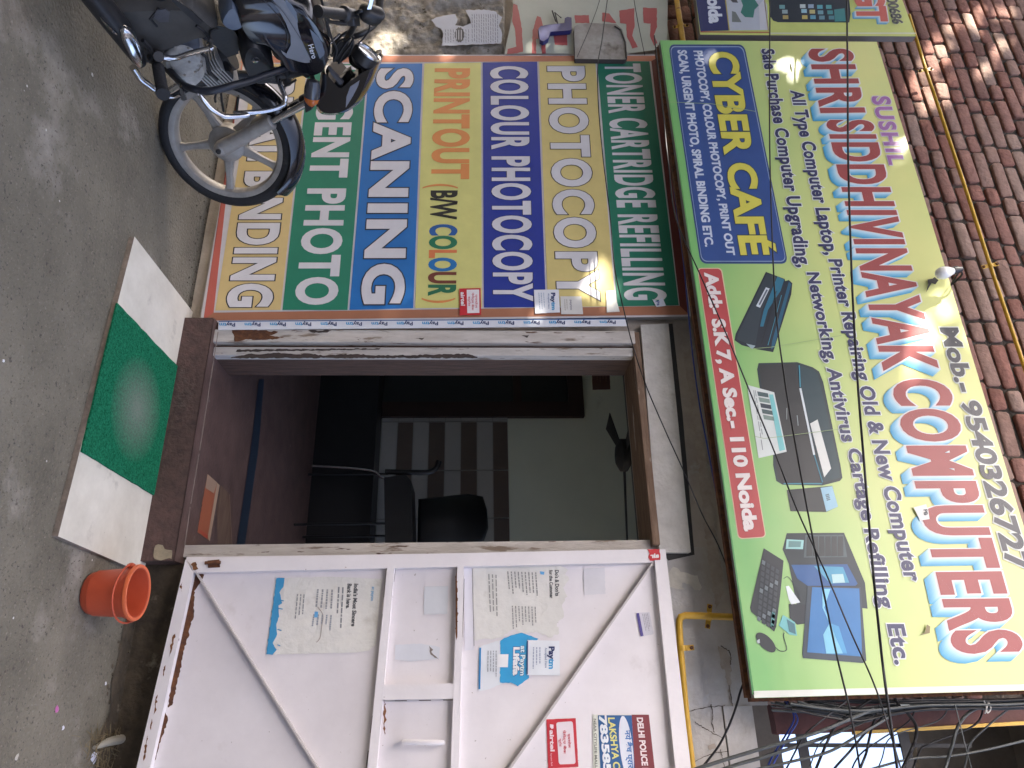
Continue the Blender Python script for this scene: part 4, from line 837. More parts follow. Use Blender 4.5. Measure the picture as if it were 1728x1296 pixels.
# sheets lying on the doorstep floor
FPL=Plane((0,0,FL),(0,0,1))
c8=lambda L:[(300+x/6.478,760+y/6.478) for x,y in L]
t,S=sheet_on('floor_sticker','torn orange and cream sticker stuck on the doorstep floor','sticker' and c8([(325,258),(455,378),(350,990),(215,895)]),(150,82,52),cat='sticker',plane=Plane((0,0,FL+.001),(0,0,1)),jag=.3)
S.poly(c8([(325,258),(430,352),(395,470),(303,410)]),(158,130,108)); S.poly(c8([(430,355),(458,380),(350,990),(325,965)]),(166,140,116)); S.poly(c8([(225,880),(250,870),(330,930),(335,975)]),(160,62,40)); S.build('print',t)
t,S=sheet_on('floor_sheet','worn tan strip of vinyl on the doorstep floor beside the orange sticker',c8([(470,380),(565,480),(600,1120),(440,1120),(430,700)]),mat('tan_vinyl',(.17,.11,.07),.6,scale=7,col2=(.10,.055,.04),stretch=(1,6,1)),cat='mat',plane=Plane((0,0,FL+.001),(0,0,1)),jag=.5)
S.line(*c8([(565,480),(598,1118)]),.8,(120,92,66)); S.build('print',t)

# ---------------------------------------------------------------- slab, mat, bucket, litter on the street
t=thing('stone_slab','long white marble slab lying on the street before the doorstep','slab',GROUND.p(200,680))
ST=Plane((0,0,.022),(0,0,1)); mb=MB(); mb.prism([ST.p(x,y) for x,y in [(227,399),(325.5,526.5),(243,968),(98,905)]],(0,0,-.021),M['slab'],mat('slab_edge',(.30,.24,.19),.8,var=.5,scale=30)); mb.build('slab_top',t,smooth=0,bevel=.003)
t=thing('door_mat','green turf door mat, worn grey in its middle, on the white slab','mat',ST.p(220,680))
TM=Plane((0,0,.03),(0,0,1)); mb=MB()
ol_=[]
for a,b in zip([(198.5,511.5),(311,630),(273,843),(139,762)],[(311,630),(273,843),(139,762),(198.5,511.5)]):
    for k in range(14): u=k/14; ol_.append((a[0]+(b[0]-a[0])*u+random.uniform(-.6,.6),a[1]+(b[1]-a[1])*u+random.uniform(-.6,.6)))
gm=mat('worn_turf',(.028,.29,.145),.97,scale=150,col2=(.004,.07,.035),bump=1,bscale=260,spec=.05)
n_=gm.node_tree.nodes; L_=gm.node_tree.links; b_=n_['Principled BSDF']; prev=b_.inputs['Base Color'].links[0].from_socket
ge=n_.new('ShaderNodeNewGeometry'); vm=n_.new('ShaderNodeVectorMath'); vm.operation='DISTANCE'; L_.new(ge.outputs['Position'],vm.inputs[0]); vm.inputs[1].default_value=TM.p(232,690)
mr=n_.new('ShaderNodeMapRange'); mr.inputs[1].default_value=.22; mr.inputs[2].default_value=.0; mr.inputs[3].default_value=0; mr.inputs[4].default_value=.75; L_.new(vm.outputs['Value'],mr.inputs[0])
nz=n_.new('ShaderNodeTexNoise'); nz.inputs['Scale'].default_value=140; L_.new(ge.outputs['Position'],nz.inputs[0]); mu=n_.new('ShaderNodeMath'); mu.operation='MULTIPLY'; mu.use_clamp=True; L_.new(mr.outputs[0],mu.inputs[0]); ad=n_.new('ShaderNodeMath'); ad.operation='ADD'; ad.inputs[1].default_value=.45; L_.new(nz.outputs[0],ad.inputs[0]); L_.new(ad.outputs[0],mu.inputs[1])
mx=n_.new('ShaderNodeMix'); mx.data_type='RGBA'; L_.new(mu.outputs[0],mx.inputs[0]); L_.new(prev,mx.inputs[6]); mx.inputs[7].default_value=(.30,.31,.27,1); L_.new(mx.outputs[2],b_.inputs['Base Color'])
mb.prism([TM.p(x,y) for x,y in ol_],(0,0,-.0075),gm); mb.build('turf',t,smooth=0)
# bucket
bc=GROUND.p(150,1001); fd=(bc-EYE).dot(Fw)
hB=.174; r0,r1=.073,.093
t=thing('bucket','small orange red plastic bucket beside the end of the white slab','bucket',bc)
mb=MB(); mb.lathe([(.001,.004),(r0-.006,.004),(r0,.012),(r0+.004,.03),(r0+.007,.032),(r0+.007,.036),(r1-.006,hB*.83),(r1-.002,hB*.835),(r1-.002,hB*.87),(r1-.001,hB*.99),(r1-.004,hB),(r1-.007,hB*.99),(r1-.010,hB*.8),(r0-.004,.02),(.001,.012)],M['red_bucket'],bc,(0,0,1),48); mb.build('body',t,smooth=40)
mb=MB(); mb.lathe([(r1-.005,hB+.001),(r1+.005,hB+.002),(r1+.007,hB-.003),(r1+.006,hB-.010),(r1+.0005,hB-.010)],M['red_rim'],bc,(0,0,1),48); mb.build('rim',t,smooth=50)
el=Vector((-Rt.x,-Rt.y,0)); 
for s_ in (1,-1):
    e=el*s_; mb=MB(); mb.ball(bc+e*(r1+.004)+Vector((0,0,hB*.86)),(.012,.012,.016),M['red_bucket'],10); mb.build('ear',t)
fwd=Vector((-Fw.x,-Fw.y,0)).normalized(); arc=[]
for k in range(15):
    a=math.pi*k/14; arc.append(bc+Vector((0,0,hB*.86))+el*math.cos(a)*(r1+.012)+(fwd*1.0+Vector((0,0,-.12)))*math.sin(a)*(r1+.018))
mb=MB(); mb.tube(arc,.0035,M['red_bucket'],n=8); mb.build('handle',t,smooth=60)
# litter
def scrap(name,label,px,size,col,cat='litter',grp=None):
    p=GROUND.p(*px); mb=MB(); k=9; ring=[p+Vector((size*random.uniform(.6,1.2)*math.cos(2*math.pi*i/k),size*random.uniform(.6,1.2)*math.sin(2*math.pi*i/k),random.uniform(.001,size*.35))) for i in range(k)]
    mb.add([p+Vector((0,0,size*.5))]+ring,[(0,1+i,1+(i+1)%k) for i in range(k)],ink(*col) if isinstance(col,tuple) else col); return tag(mb.build(name,smooth=0),label,cat,grp)
scrap('wrapper','crumpled pink wrapper lying on the street','%s' and (95,1197),.013,(176,92,150))
scrap('paper_scrap','white paper crumb near the wall foot under the gate',(178,1153),.008,(206,206,210))
scrap('paper_scrap','white paper crumb on the street below the pink wrapper',(106,1228),.009,(206,206,216))
scrap('plastic_bag','crumpled white plastic bag among the dry straw at the wall foot',(158,1278),.024,(196,200,216))
scrap('paper_scrap','white fleck of paper on the open street near the motorcycle',(155,126),.007,(200,196,186))
scrap('paper_scrap','tiny white chip on the street left of the slab',(5,609),.006,(220,220,220))
for (x,y),s_,c in (((27,1278),.010,(170,166,156)),((100,339),.004,(190,186,176)),((45,145),.004,(180,176,166)),((77,219),.005,(190,186,176)),((22,1043),.004,(206,204,200)),((78,778),.004,(200,196,190)),((155,945),.004,(200,196,190))): scrap('paper_scrap','small pale fleck lying on the grey street',(x,y),s_,c,grp='pale flecks on the street')
st=mat('dry_straw',(.23,.18,.10),.9,var=.5,scale=20)
mb=MB(); V=[]
for i in range(150):
    x=random.gauss(172,18); y=random.uniform(1234,1330); p=GROUND.p(x,y)+Vector((0,0,random.uniform(.002,.03))); a=random.gauss(1.2,.8); d=Vector((math.cos(a),math.sin(a),random.uniform(-.15,.15)))*random.uniform(.015,.05)
    mb.tube([p-d,p+d*.1+Vector((0,0,.003)),p+d],random.uniform(.0006,.0016),st,n=4)
tag(mb.build('straw',smooth=0),'tangle of dry straw and twigs at the wall foot under the gate','straw',kind='stuff')
mb=MB()
rs=[Vector(GROUND.p(150,1262))+Vector((0,0,.018)),Vector(GROUND.p(172,1252))+Vector((0,0,.025)),Vector(GROUND.p(196,1246))+Vector((0,0,.03)),Vector(GROUND.p(206,1236))+Vector((0,0,.022))]
mb.tube(curve(rs,5),[.006+.011*math.sin(math.pi*i/15) for i in range(16)],ink(150,146,134),n=10); tag(mb.build('rag'),'pale twisted rag lying on the straw under the gate','rag')
mb=MB(); mb.tube([Vector(GROUND.p(201,1262))+Vector((0,0,.02)),Vector(GROUND.p(196,1340))+Vector((0,0,.03))],.012,ink(120,118,104),n=10); tag(mb.build('stick'),'grey green stick lying against the wall foot under the gate','stick')
# dirt washed along the foot of the wall: clods and grit
from mathutils import noise as _n
def clods(name,label,pxs,n,smax,m,spread):
    mb=MB()
    for i in range(n):
        u=random.random(); k=u*(len(pxs)-1); j=min(int(k),len(pxs)-2); f=k-j
        x=pxs[j][0]*(1-f)+pxs[j+1][0]*f; y=pxs[j][1]*(1-f)+pxs[j+1][1]*f
        p=GROUND.p(x+random.gauss(0,spread),y); s_=smax*random.random()**2.2+.0015
        if p.y>YW-.01: p.y=YW-.01
        q=Matrix.Rotation(random.uniform(0,6),3,'Z')
        vs=[p+q@Vector((a*s_*random.uniform(.6,1.2),b*s_*random.uniform(.6,1.2),c*s_*random.uniform(.4,.8))) for a,b,c in ((1,0,.2),(0,1,.2),(-1,0,.2),(0,-1,.2),(.2,.2,1),(0,0,-.3))]
        mb.add(vs,[(0,1,4),(1,2,4),(2,3,4),(3,0,4),(1,0,5),(2,1,5),(3,2,5),(0,3,5)],m)
    return tag(mb.build(name,smooth=0),label,'grit',kind='stuff')
clods('grit','dirt and grit washed along the foot of the wall under the gate',[(236,985),(222,1060),(205,1150),(190,1240),(180,1330)],700,.012,M['dirt'],9)
clods('grit','fine grit along the foot of the striped sign and under the motorcycle',[(380,150),(372,260),(350,350),(335,430),(325,530)],500,.006,M['dirt'],9)
mb=MB(); mb.poly([GROUND.p(x,y,.004) for x,y in [(262,958),(232,960),(222,1020),(208,1060),(200,1110),(188,1150),(186,1200),(165,1250),(160,1300),(148,1380),(215,1400),(240,1100)]],M['dirt']); tag(mb.build('dirt_shade_strip',smooth=0),kind='structure')  # dark brown carries the gate's shade on the ground as well as dirt
mb=MB(); wl=[W0.p(x,y,.004) for x,y in [(345,935),(236,940),(205,1010),(185,1250),(170,1400),(300,1400),(330,1200)]]; mb.poly(wl,M['dirt']); mb.build('dirt_shade_wall_foot',B,smooth=0)  # wall foot coloured dark for the shade behind the gate as well as dirt

# ---------------------------------------------------------------- motorcycle, leaning on its side stand, front wheel steered towards the sign
HUB=Vector((-2.268,2.549,.30)); HG=Vector((HUB.x,HUB.y,0))
psi,phi=rad(98),rad(14)
bh=Vector((math.cos(psi),math.sin(psi),0)); bl_=Vector((-math.sin(psi),math.cos(psi),0))
bl2=bl_*math.cos(phi)-Vector((0,0,1))*math.sin(phi); bz=Vector((0,0,1))*math.cos(phi)+bl_*math.sin(phi)
def bw(x,y,z): return HG+bh*(x-1.235)+bl2*y+bz*z          # body frame: x forward from the rear axle, y left, z up
BPL=Plane(HG,-bl2)                                        # lift = metres to the rider's right of the mid plane
bp=lambda x,y,l: BPL.p(x,y,l)
az,tl_=rad(-29.3),rad(-3.0)
fn=Vector((math.cos(tl_)*math.cos(az),math.cos(tl_)*math.sin(az),math.sin(tl_)))   # front axle, to the right
fh=Vector((0,0,1)).cross(fn).normalized(); fu=fn.cross(fh)
if fu.z<0: fu=-fu
FPF=Plane(HUB,fn); fp=lambda x,y,l: FPF.p(x,y,l)
moto=thing('motorcycle','black motorcycle with grey striped tank, leaning, front wheel close to the striped sign','motorcycle',bw(.62,0,0))
W=moto
def part(name,mb,par=None,smooth=35,bevel=0,sub=0): return mb.build(name,par or W,smooth,bevel,sub)
cc6=lambda L:[(380+x/6.17,y/6.17) for x,y in L]           # crop used for the front half
ca6=lambda L:[(140+x/6.17,y/6.17) for x,y in L]
def pillow(mb,px,f,l0,l1,m,shrink=.82,edge=.25,k=3):
    """rounded slab: outline given at lift l1 side, from lift l0 (left) to l1 (right)"""
    P=[Vector((x,y,0)) for x,y in px]; 
    P=curve(P+[P[0]],k)[:-1]
    base=[f(p.x,p.y,l1-(l1-l0)*edge) for p in P]; c=sum(base,Vector())/len(base); n=(BPL.n if f is bp else fn)
    rings=[]
    for t_,s_ in ((0,shrink),(edge*.4,.5+.5*shrink+.04),(edge,1),(1-edge,1),(1-edge*.4,.5+.5*shrink+.04),(1,shrink)):
        lift=l0+(l1-l0)*t_-(l1-(l1-l0)*edge)
        rings.append([c+(p-c)*s_+n*lift for p in base])
    mb.loft(rings,m); return mb
def wheel(par,c,n,phase,front=True):
    h=Vector((0,0,1)).cross(n).normalized()
    wt=thing('front_wheel' if front else 'rear_wheel',None,None,c); wt.parent=par; wt.location=c-WLOC[par.name]; WLOC[wt.name]=c
    mb=MB(); R0,w_=.300,.040; pr=[(.243,-.030),(.252,-.036),(.268,-.040),(.284,-.035),(.295,-.020),(.300,0),(.295,.020),(.284,.035),(.268,.040),(.252,.036),(.243,.030)]
    mb.lathe(pr,M['rubber'],c,n,72,closed=True); mb.build('tyre',wt,smooth=50)
    mb=MB(); mb.lathe([(.243,-.034),(.247,-.034),(.247,-.026),(.232,-.022),(.226,-.012),(.226,.012),(.232,.022),(.247,.026),(.247,.034),(.243,.034),(.225,.028),(.217,.014),(.217,-.014),(.225,-.028)],M['alloy'],c,n,72,closed=True); mb.build('rim',wt,smooth=40)
    mb=MB(); mb.lathe([(.001,-.06),(.03,-.06),(.07,-.045),(.078,-.03),(.078,.03),(.062,.042),(.03,.05),(.001,.05)],M['alloy'],c,n,32); mb.build('hub',wt,smooth=40)
    up=n.cross(h)
    for i in range(5):
        a=phase+2*math.pi*i/5; d=h*math.cos(a)+up*math.sin(a); e=n.cross(d); mb=MB(); rings=[]
        for r_,wd,th in ((.06,.026,.020),(.10,.019,.017),(.15,.014,.014),(.20,.015,.014),(.227,.024,.016)):
            rings.append([c+d*r_+e*wd*sx+n*th*sz for sx,sz in ((-1,-.6),(-.6,-1),(.6,-1),(1,-.6),(1,.6),(.6,1),(-.6,1),(-1,.6))])
        mb.loft(rings,M['alloy']); mb.build('spoke',wt)
    return wt
wheel(W,HUB,fn,rad(-10))
rc=bw(0,0,.30); wheel(W,rc,-bl2,rad(20),False)
# front mudguard
mb=MB(); secs=[]
fd_=fh if fh.dot(bh)>0 else -fh
for k in range(23):
    a=rad(44+ (152-44)*k/22); d=fd_*math.cos(a)+fu*math.sin(a); r_=.318+.008*math.sin(math.pi*k/22)
    pr=[]
    for j in range(9):
        b=rad(-78+156*j/8); pr.append(HUB+d*(r_-.06+.062*math.cos(b)+.012)+fn*(.064*math.sin(b)))
    for j in range(8,-1,-1):
        b=rad(-78+156*j/8); pr.append(HUB+d*(r_-.065+.062*math.cos(b)+.012)+fn*(.060*math.sin(b)))
    secs.append(pr)
mb.loft(secs,M['blackgloss']); part('mudguard',mb,smooth=50)
# fork: dusty lower legs, chrome tubes
top=fp(540,140,.0); steer=(top-HUB)
axs=(fu*math.cos(rad(27))-fd_*math.sin(rad(27))).normalized()
for s_ in (1,-1):
    mb=MB(); p0=HUB+fn*s_*.070-axs*.01; mb.tube([p0-axs*.015,p0,p0+axs*.08,p0+axs*.24,p0+axs*.27,p0+axs*.275],[.022,.034,.032,.027,.030,.026],M['alloy'],n=16); 
    if s_>0: mb.ball(p0+fn*.01,(.030,.030,.030),M['alloy'],12); mb.lathe([(.012,0),(.012,.014),(.001,.016)],M['iron'],p0+fn*.03,fn,6)
    part('fork_leg',mb)
    mb=MB(); mb.tube([p0+axs*.27,p0+axs*.62],.0155,M['chrome'],n=14); part('fork_tube',mb)
mb=MB(); q0=HUB+axs*.46; 
for h_ in (.44,.60):
    c=HUB+axs*h_; mb.prism([c+fn*.10+fd_*.03,c+fn*.10-fd_*.03,c-fn*.10-fd_*.03,c-fn*.10+fd_*.03],axs*.03,M['black'])
mb.tube([HUB+axs*.40,HUB+axs*.66],.03,M['black'],n=12); part('fork_clamp',mb,bevel=.004)
# headlamp cowl, dials, bars, mirror, indicators (all turn with the fork)
mb=MB(); pillow(mb,cc6([(1010,690),(1060,690),(1130,770),(1230,862),(1330,790),(1440,712),(1550,640),(1605,640),(1590,690),(1530,850),(1480,960),(1390,1080),(1255,1160),(1150,1182),(1030,1175),(965,1120),(950,1000),(985,850)]),fp,-.125,.125,M['blackgloss'],.80,.3); part('headlamp_cowl',mb,smooth=50)
mb=MB(); mb.prism([fp(x,y,.128) for x,y in cc6([(1398,838),(1385,890),(1330,1000),(1255,1122),(1262,1010),(1300,905)])],fn*-.02,ink(120,122,132)); part('cowl_highlight',mb,smooth=0)  # highlight on the cowl side, painted as a pale patch
mb=MB(); mb.prism([fp(x,y,.128) for x,y in cc6([(1070,705),(1225,865),(1205,880),(1190,880),(1100,770)])],fn*-.03,mat('cowl_facet',(.06,.065,.08),.3)); part('cowl_facet',mb,smooth=0)
bk=(-fd_*.80+fu*.60).normalized()
for nm,px,l_,r_ in (('speedometer',(1482,552),.075,.056),('fuel_gauge',(1415,560),-.05,.040)):
    c=fp(*cc6([px])[0],l_); dt=thing(nm,None,None,c); dt.parent=W; dt.location=c-WLOC[W.name]; WLOC[dt.name]=c
    mb=MB(); mb.lathe([(.01,-.06),(r_*.6,-.058),(r_*.95,-.04),(r_,0),(r_*.98,.004)],M['black'],c,bk,28); mb.build('dial_case',dt)
    mb=MB(); mb.lathe([(r_*.98,.0),(r_*1.04,.004),(r_*1.02,.010),(r_*.90,.007),(r_*.88,.001)],M['chrome'],c,bk,32); mb.build('bezel',dt,smooth=50)
    mb=MB(); mb.lathe([(r_*.89,.002),(r_*.6,.004),(.001,.005)],M['glassdial'],c,bk,28); mb.build('dial',dt)
mb=MB(); pillow(mb,cc6([(1330,580),(1400,560),(1520,640),(1560,560),(1612,550),(1600,610),(1530,660),(1450,700),(1360,690),(1310,640)]),fp,-.12,-.01,M['black'],.8,.3); part('dial_mount',mb,smooth=50)
gr0,gr1=bp(*cc6([(965,118)])[0],.36),bp(*cc6([(1258,150)])[0],.26)
sw=bp(*cc6([(1330,165)])[0],.235); ct=fp(*cc6([(1265,400)])[0],.05)
mb=MB(); mb.tube(curve([gr1,sw,bp(*cc6([(1350,240)])[0],.19),bp(*cc6([(1310,330)])[0],.12),ct,fp(*cc6([(1265,400)])[0],-.06)],6),.0115,M['black'],n=10); part('handlebar',mb,smooth=60)
mb=MB(); dg=(gr1-gr0); ax=dg.normalized(); LG=dg.length; prof=[(.001,-.002),(.019,0),(.020,.012)]
for i in range(12): prof+=[(.0165,.014+i*(LG-.03)/12),(.0178,.014+(i+.5)*(LG-.03)/12)]
prof+=[(.026,LG-.016),(.027,LG-.004),(.018,LG)]
mb.lathe(prof,M['black'],gr0,ax,18); part('grip',mb)
mb=MB(); mb.tube([gr1,gr1+ax*.05],.022,M['black'],n=12); mb.prism([gr1+ax*.01+Vector((0,0,.02)),gr1+ax*.06+Vector((0,0,.02)),gr1+ax*.06-Vector((0,0,.03)),gr1+ax*.01-Vector((0,0,.03))],-bl2*.0+fd_*.035,M['black']); part('switch_block',mb,bevel=.004)
mb=MB(); mb.tube(curve([gr1+fd_*.03,bp(*cc6([(1150,235)])[0],.30),bp(*cc6([(1075,215)])[0],.33),bp(*cc6([(1010,120)])[0],.36)],5),.006,M['black'],n=8); part('brake_lever',mb,smooth=60)
# left bar mirrored through the stem
mb=MB(); lq=ct-fn*.12; mb.tube(curve([fp(*cc6([(1265,400)])[0],-.06),lq+fu*.05,lq-fn*.12+fu*.09-fd_*.03,lq-fn*.24+fu*.09-fd_*.12],6),.0115,M['black'],n=10); mb.tube([lq-fn*.14+fu*.09-fd_*.045,lq-fn*.25+fu*.09-fd_*.125],.017,M['black'],n=12); part('left_handlebar',mb,smooth=60)
mt_=thing('mirror',None,None,sw); mt_.parent=W; mt_.location=sw-WLOC[W.name]; WLOC[mt_.name]=sw
mb=MB(); mb.tube(curve([sw,bp(*cc6([(1300,150)])[0],.235)+bz*.01,bp(*cc6([(1390,120)])[0],.26),bp(*cc6([(1430,110)])[0],.26)],5),.006,M['black'],n=8); mb.build('stem',mt_,smooth=60)
mc=bp(*cc6([(1530,150)])[0],.27)
mb=MB(); pillow(mb,cc6([(1395,150),(1420,110),(1500,95),(1600,125),(1665,150),(1655,185),(1590,240),(1530,248),(1440,215),(1400,185)]),bp,.22,.275,M['black'],.7,.35); mb.build('shell',mt_,smooth=60)
mb=MB(); mb.prism([bp(x,y,.262) for x,y in cc6([(1478,98),(1500,30),(1510,-60),(1560,-60),(1540,20),(1520,97)])],bl2*.006,M['chrome']); mb.build('mirror_glass',mt_,smooth=0)
mb=MB(); mb.tube(curve([bp(x,y,.2) for x,y in cc6([(1510,245),(1495,320),(1440,400),(1392,450),(1385,490)])],6),.0032,M['cable'],n=6)
for L_i,l_ in (([(1000,0),(1040,120),(1075,280),(1110,400),(1160,520),(1130,640)],.12),([(1030,90),(1060,260),(1085,380)],.2),([(1140,470),(1200,380),(1290,330),(1330,420),(1290,560),(1200,640)],.08),([(1120,560),(1180,440),(1250,400)],.1),([(1080,520),(1010,640),(960,690),(860,690)],.1),([(1180,660),(1230,560),(1300,470),(1340,380)],.1),([(1150,610),(1240,470),(1310,390)],.12)):
    mb.tube(curve([bp(x,y,l_) for x,y in cc6(L_i)],6),.0045,M['cable'],n=6)
part('control_cables',mb,smooth=60)
mb=MB(); pillow(mb,cc6([(1110,440),(1180,370),(1250,390),(1320,420),(1340,520),(1270,600),(1180,650),(1120,600)]),fp,-.07,.03,M['black'],.75,.35); mb.tube([fp(*p,.05) for p in cc6([(1090,450),(1190,360),(1250,370)])],.007,M['chrome'],n=8); part('ignition_block',mb,smooth=50)
for s_,nm in ((1,'indicator'),(-1,'indicator')):
    it=thing(nm,None,None,HUB); it.parent=W; it.location=HUB-WLOC[W.name]; WLOC[it.name]=HUB
    sh=Vector((0,0,0)) if s_>0 else -fn*.36
    a=fp(*cc6([(905,800)])[0],.15)+sh; c=fp(*cc6([(905,965)])[0],.18)+sh; d=fp(*cc6([(895,1090)])[0],.18)+sh; axx=(d-c).normalized()
    if s_<0: pass
    mb=MB(); LL=(d-c).length; mb.lathe([(.001,-LL*1.1),(.024,-LL*1.0),(.031,-LL*.4),(.032,0),(.030,LL*.45)],M['smoke'],c,axx,20); mb.build('lens',it,smooth=60)
    mb=MB(); mb.lathe([(.031,LL*.40),(.027,LL*.75),(.015,LL*1.05),(.001,LL*1.12)],M['amber'],c,axx,20); mb.build('amber_tip',it,smooth=60)
    mb=MB(); mb.tube([HUB+axs*.5+fn*.08*s_,a,c-axx*LL*.9],.010,M['black'],n=8); mb.build('stalk',it)
mb=MB(); mb.tube([fp(x,y,.07) for x,y in cc6([(830,700),(940,720),(985,690),(1060,560)])],.012,ink(150,160,120),n=8); mb.tube([fp(x,y,.09) for x,y in cc6([(890,675),(960,665),(1060,600)])],.006,M['amber'],n=8); part('fork_fastener',mb)
# tank
mb=MB(); tank=[(480,-30),(520,-8),(540,18),(552,44),(556,63),(549,91),(541,101),(524,106),(500,101),(479,95),(466,72),(447,52),(433,44),(409,38),(392,15),(384,-12),(395,-30)]
pillow(mb,tank,bp,-.13,.13,M['blackgloss'],.86,.32); part('fuel_tank',mb,smooth=60)
DEC=.1315
mb=MB(); mb.poly([bp(x,y,DEC) for x,y in cc6([(405,-60),(480,0),(560,100),(640,240),(690,380),(690,480),(640,560),(580,520),(600,560),(640,600),(760,640),(830,655),(885,650),(840,540),(760,400),(660,250),(560,110),(480,0),(440,-60)])],M['tankgrey'])
mb.poly([bp(x,y,DEC+.001) for x,y in cc6([(480,-30),(600,-10),(700,90),(745,190),(760,300),(800,430),(890,620),(860,655),(800,645),(700,590),(630,575),(682,470),(680,370),(630,235),(560,110)])],M['tankgrey'])
mb.poly([bp(x,y,DEC+.002) for x,y in cc6([(880,300),(950,360),(1010,450),(1035,540),(1030,575),(985,612),(940,500)])],M['tankblue'])
mb.poly([bp(x,y,DEC+.002) for x,y in cc6([(620,-20),(700,60),(740,130),(760,240),(700,150),(640,60)])],M['tankblue']); part('tank_decal',mb,smooth=0)
S=Sheet(Plane(BPL.o+BPL.n*(DEC+.003),BPL.n)); S.text('Hero',cc6([(862,470)])[0],cc6([(905,612)])[0],cc6([(962,600)])[0],cc6([(918,455)])[0],(206,208,214),.012,sp=1.05); S.build('tank_badge',W)
mb=MB(); S=Sheet(Plane(BPL.o+BPL.n*(DEC+.003),BPL.n))
for L in ([(400,0),(520,130),(610,260),(650,380),(640,500)],[(480,0),(600,120),(720,300),(830,480),(900,640)]):
    cu_=curve([Vector((x,y,0)) for x,y in cc6(L)],4)
    for a,b in zip(cu_,cu_[1:]): S.line((a.x,a.y),(b.x,b.y),.9,(26,28,34))
S.build('tank_pinstripe',W)
# side cover, seat, tail
mb=MB(); pillow(mb,ca6([(60,-60),(180,30),(290,150),(330,260),(420,290),(560,350),(760,395),(900,370),(1180,260),(1290,240),(1400,160),(1300,60),(1180,-20),(1000,-90)]),bp,-.13,.135,M['greyplastic'],.88,.25); part('side_cover',mb,smooth=50)
mb=MB(); mb.prism([bp(x,y,.139) for x,y in ca6([(690,205),(780,90),(800,95),(720,205),(780,280),(765,285)])],bl2*.006,M['black']); mb.prism([bp(x,y,.139) for x,y in ca6([(760,110),(860,95),(905,130),(890,230),(800,230),(740,190)])],bl2*.006,mat('cover_sticker',(.07,.068,.075),.4,var=.3,scale=30))
mb.prism([bp(x,y,.141) for x,y in ca6([(960,-10),(1100,90),(1250,230),(1200,262),(1060,140),(900,-10)])],bl2*.006,M['black']); part('cover_trim',mb,smooth=0)
mb=MB(); pillow(mb,ca6([(1500,20),(1570,10),(1650,190),(1640,240),(1540,260),(1440,200),(1440,120)]),bp,.03,.125,M['tankblue'],.85,.3); part('front_side_cover',mb,smooth=50)
mb=MB(); rings=[]
for x,zz,wd,hh in ((-.28,.80,.08,.05),(-.15,.80,.12,.06),(.05,.79,.13,.06),(.22,.76,.13,.06),(.38,.74,.11,.06),(.46,.74,.07,.05)):
    rings.append([bw(x,wd*math.cos(a),zz+hh*math.sin(a)*.7) for a in [i*math.pi/7 for i in range(14)]])
mb.loft(rings,M['black']); part('seat',mb,smooth=60)
mb=MB(); rings=[[bw(x,wd*math.cos(a),zz+hh*math.sin(a)) for a in [i*math.pi/6 for i in range(12)]] for x,zz,wd,hh in ((-.40,.76,.05,.04),(-.2,.70,.10,.07),(.1,.66,.11,.08),(.34,.62,.09,.07))]
mb.loft(rings,M['blackgloss']); part('tail_cowl',mb,smooth=60)
mb=MB(); 
for s_ in (1,-1): mb.tube([bw(.02,s_*.13,.33),bw(-.06,s_*.14,.64)],.026,M['black'],n=12); mb.tube([bw(0,s_*.09,.30),bw(.42,s_*.09,.34)],.018,M['black'],n=10)
mb.tube([bw(1.02,0,.62),bw(.80,0,.66),bw(.3,0,.66),bw(-.2,0,.7)],.02,M['black'],n=10); mb.tube([bw(1.0,0,.6),bw(.86,0,.32),bw(.5,0,.26)],.018,M['black'],n=10); mb.prism([bp(x,y,.05) for x,y in ca6([(1180,260),(1420,270),(1560,300),(1640,420),(1620,560),(1500,600),(1380,480),(1240,400)])],bl2*.10,M['black'])
mb.prism([bp(x,y,.06) for x,y in ca6([(560,340),(800,400),(800,560),(740,680),(640,640),(600,500)])],bl2*.12,M['iron'])
mb.prism([bp(x,y,.04) for x,y in ca6([(880,720),(1080,840),(1240,800),(1420,820),(1400,880),(1100,900),(900,800)])],bl2*.10,M['iron'])
mb.tube([bp(x,y,.03) for x,y in cc6([(430,300),(560,560),(760,680),(860,760)])],.022,M['black'],n=10); mb.tube([bp(x,y,.0) for x,y in cc6([(120,780),(420,800),(700,760),(850,720)])],.02,M['black'],n=10)
part('frame',mb)
# engine
mb=MB(); pillow(mb,ca6([(800,410),(900,380),(1050,330),(1150,330),(1230,420),(1270,560),(1280,640),(1240,720),(1150,800),(1080,840),(980,800),(880,720),(820,620),(790,500)]),bp,-.10,.115,M['engine'],.8,.3); part('crankcase',mb,smooth=45)
mb=MB(); pillow(mb,ca6([(850,560),(960,470),(1100,480),(1200,560),(1250,640),(1180,760),(1060,790),(940,720)]),bp,.10,.135,M['engine'],.85,.3); part('clutch_cover',mb,smooth=45)
mb=MB()
for x,y in ((870,585),(960,490),(1100,495),(1190,570),(1235,640),(1170,745),(1060,775),(945,705),(1010,560),(1110,640)):
    mb.lathe([(.005,0),(.005,.005),(.001,.006)],M['alloy'],bp(*ca6([(x,y)])[0],.134),BPL.n,8)
part('cover_bolts',mb)
for l_,r_,L in ((.15,.006,[(1240,560),(1285,600),(1300,680),(1330,760),(1400,830)]),(.14,.005,[(1180,270),(1260,330),(1330,430),(1330,330),(1410,300)]),(.16,.008,[(620,420),(680,480),(720,560),(700,620)])):
    mb=MB(); mb.tube(curve([bp(*p,l_) for p in ca6(L)],5),r_,M['cable'],n=6); part('hose',mb)

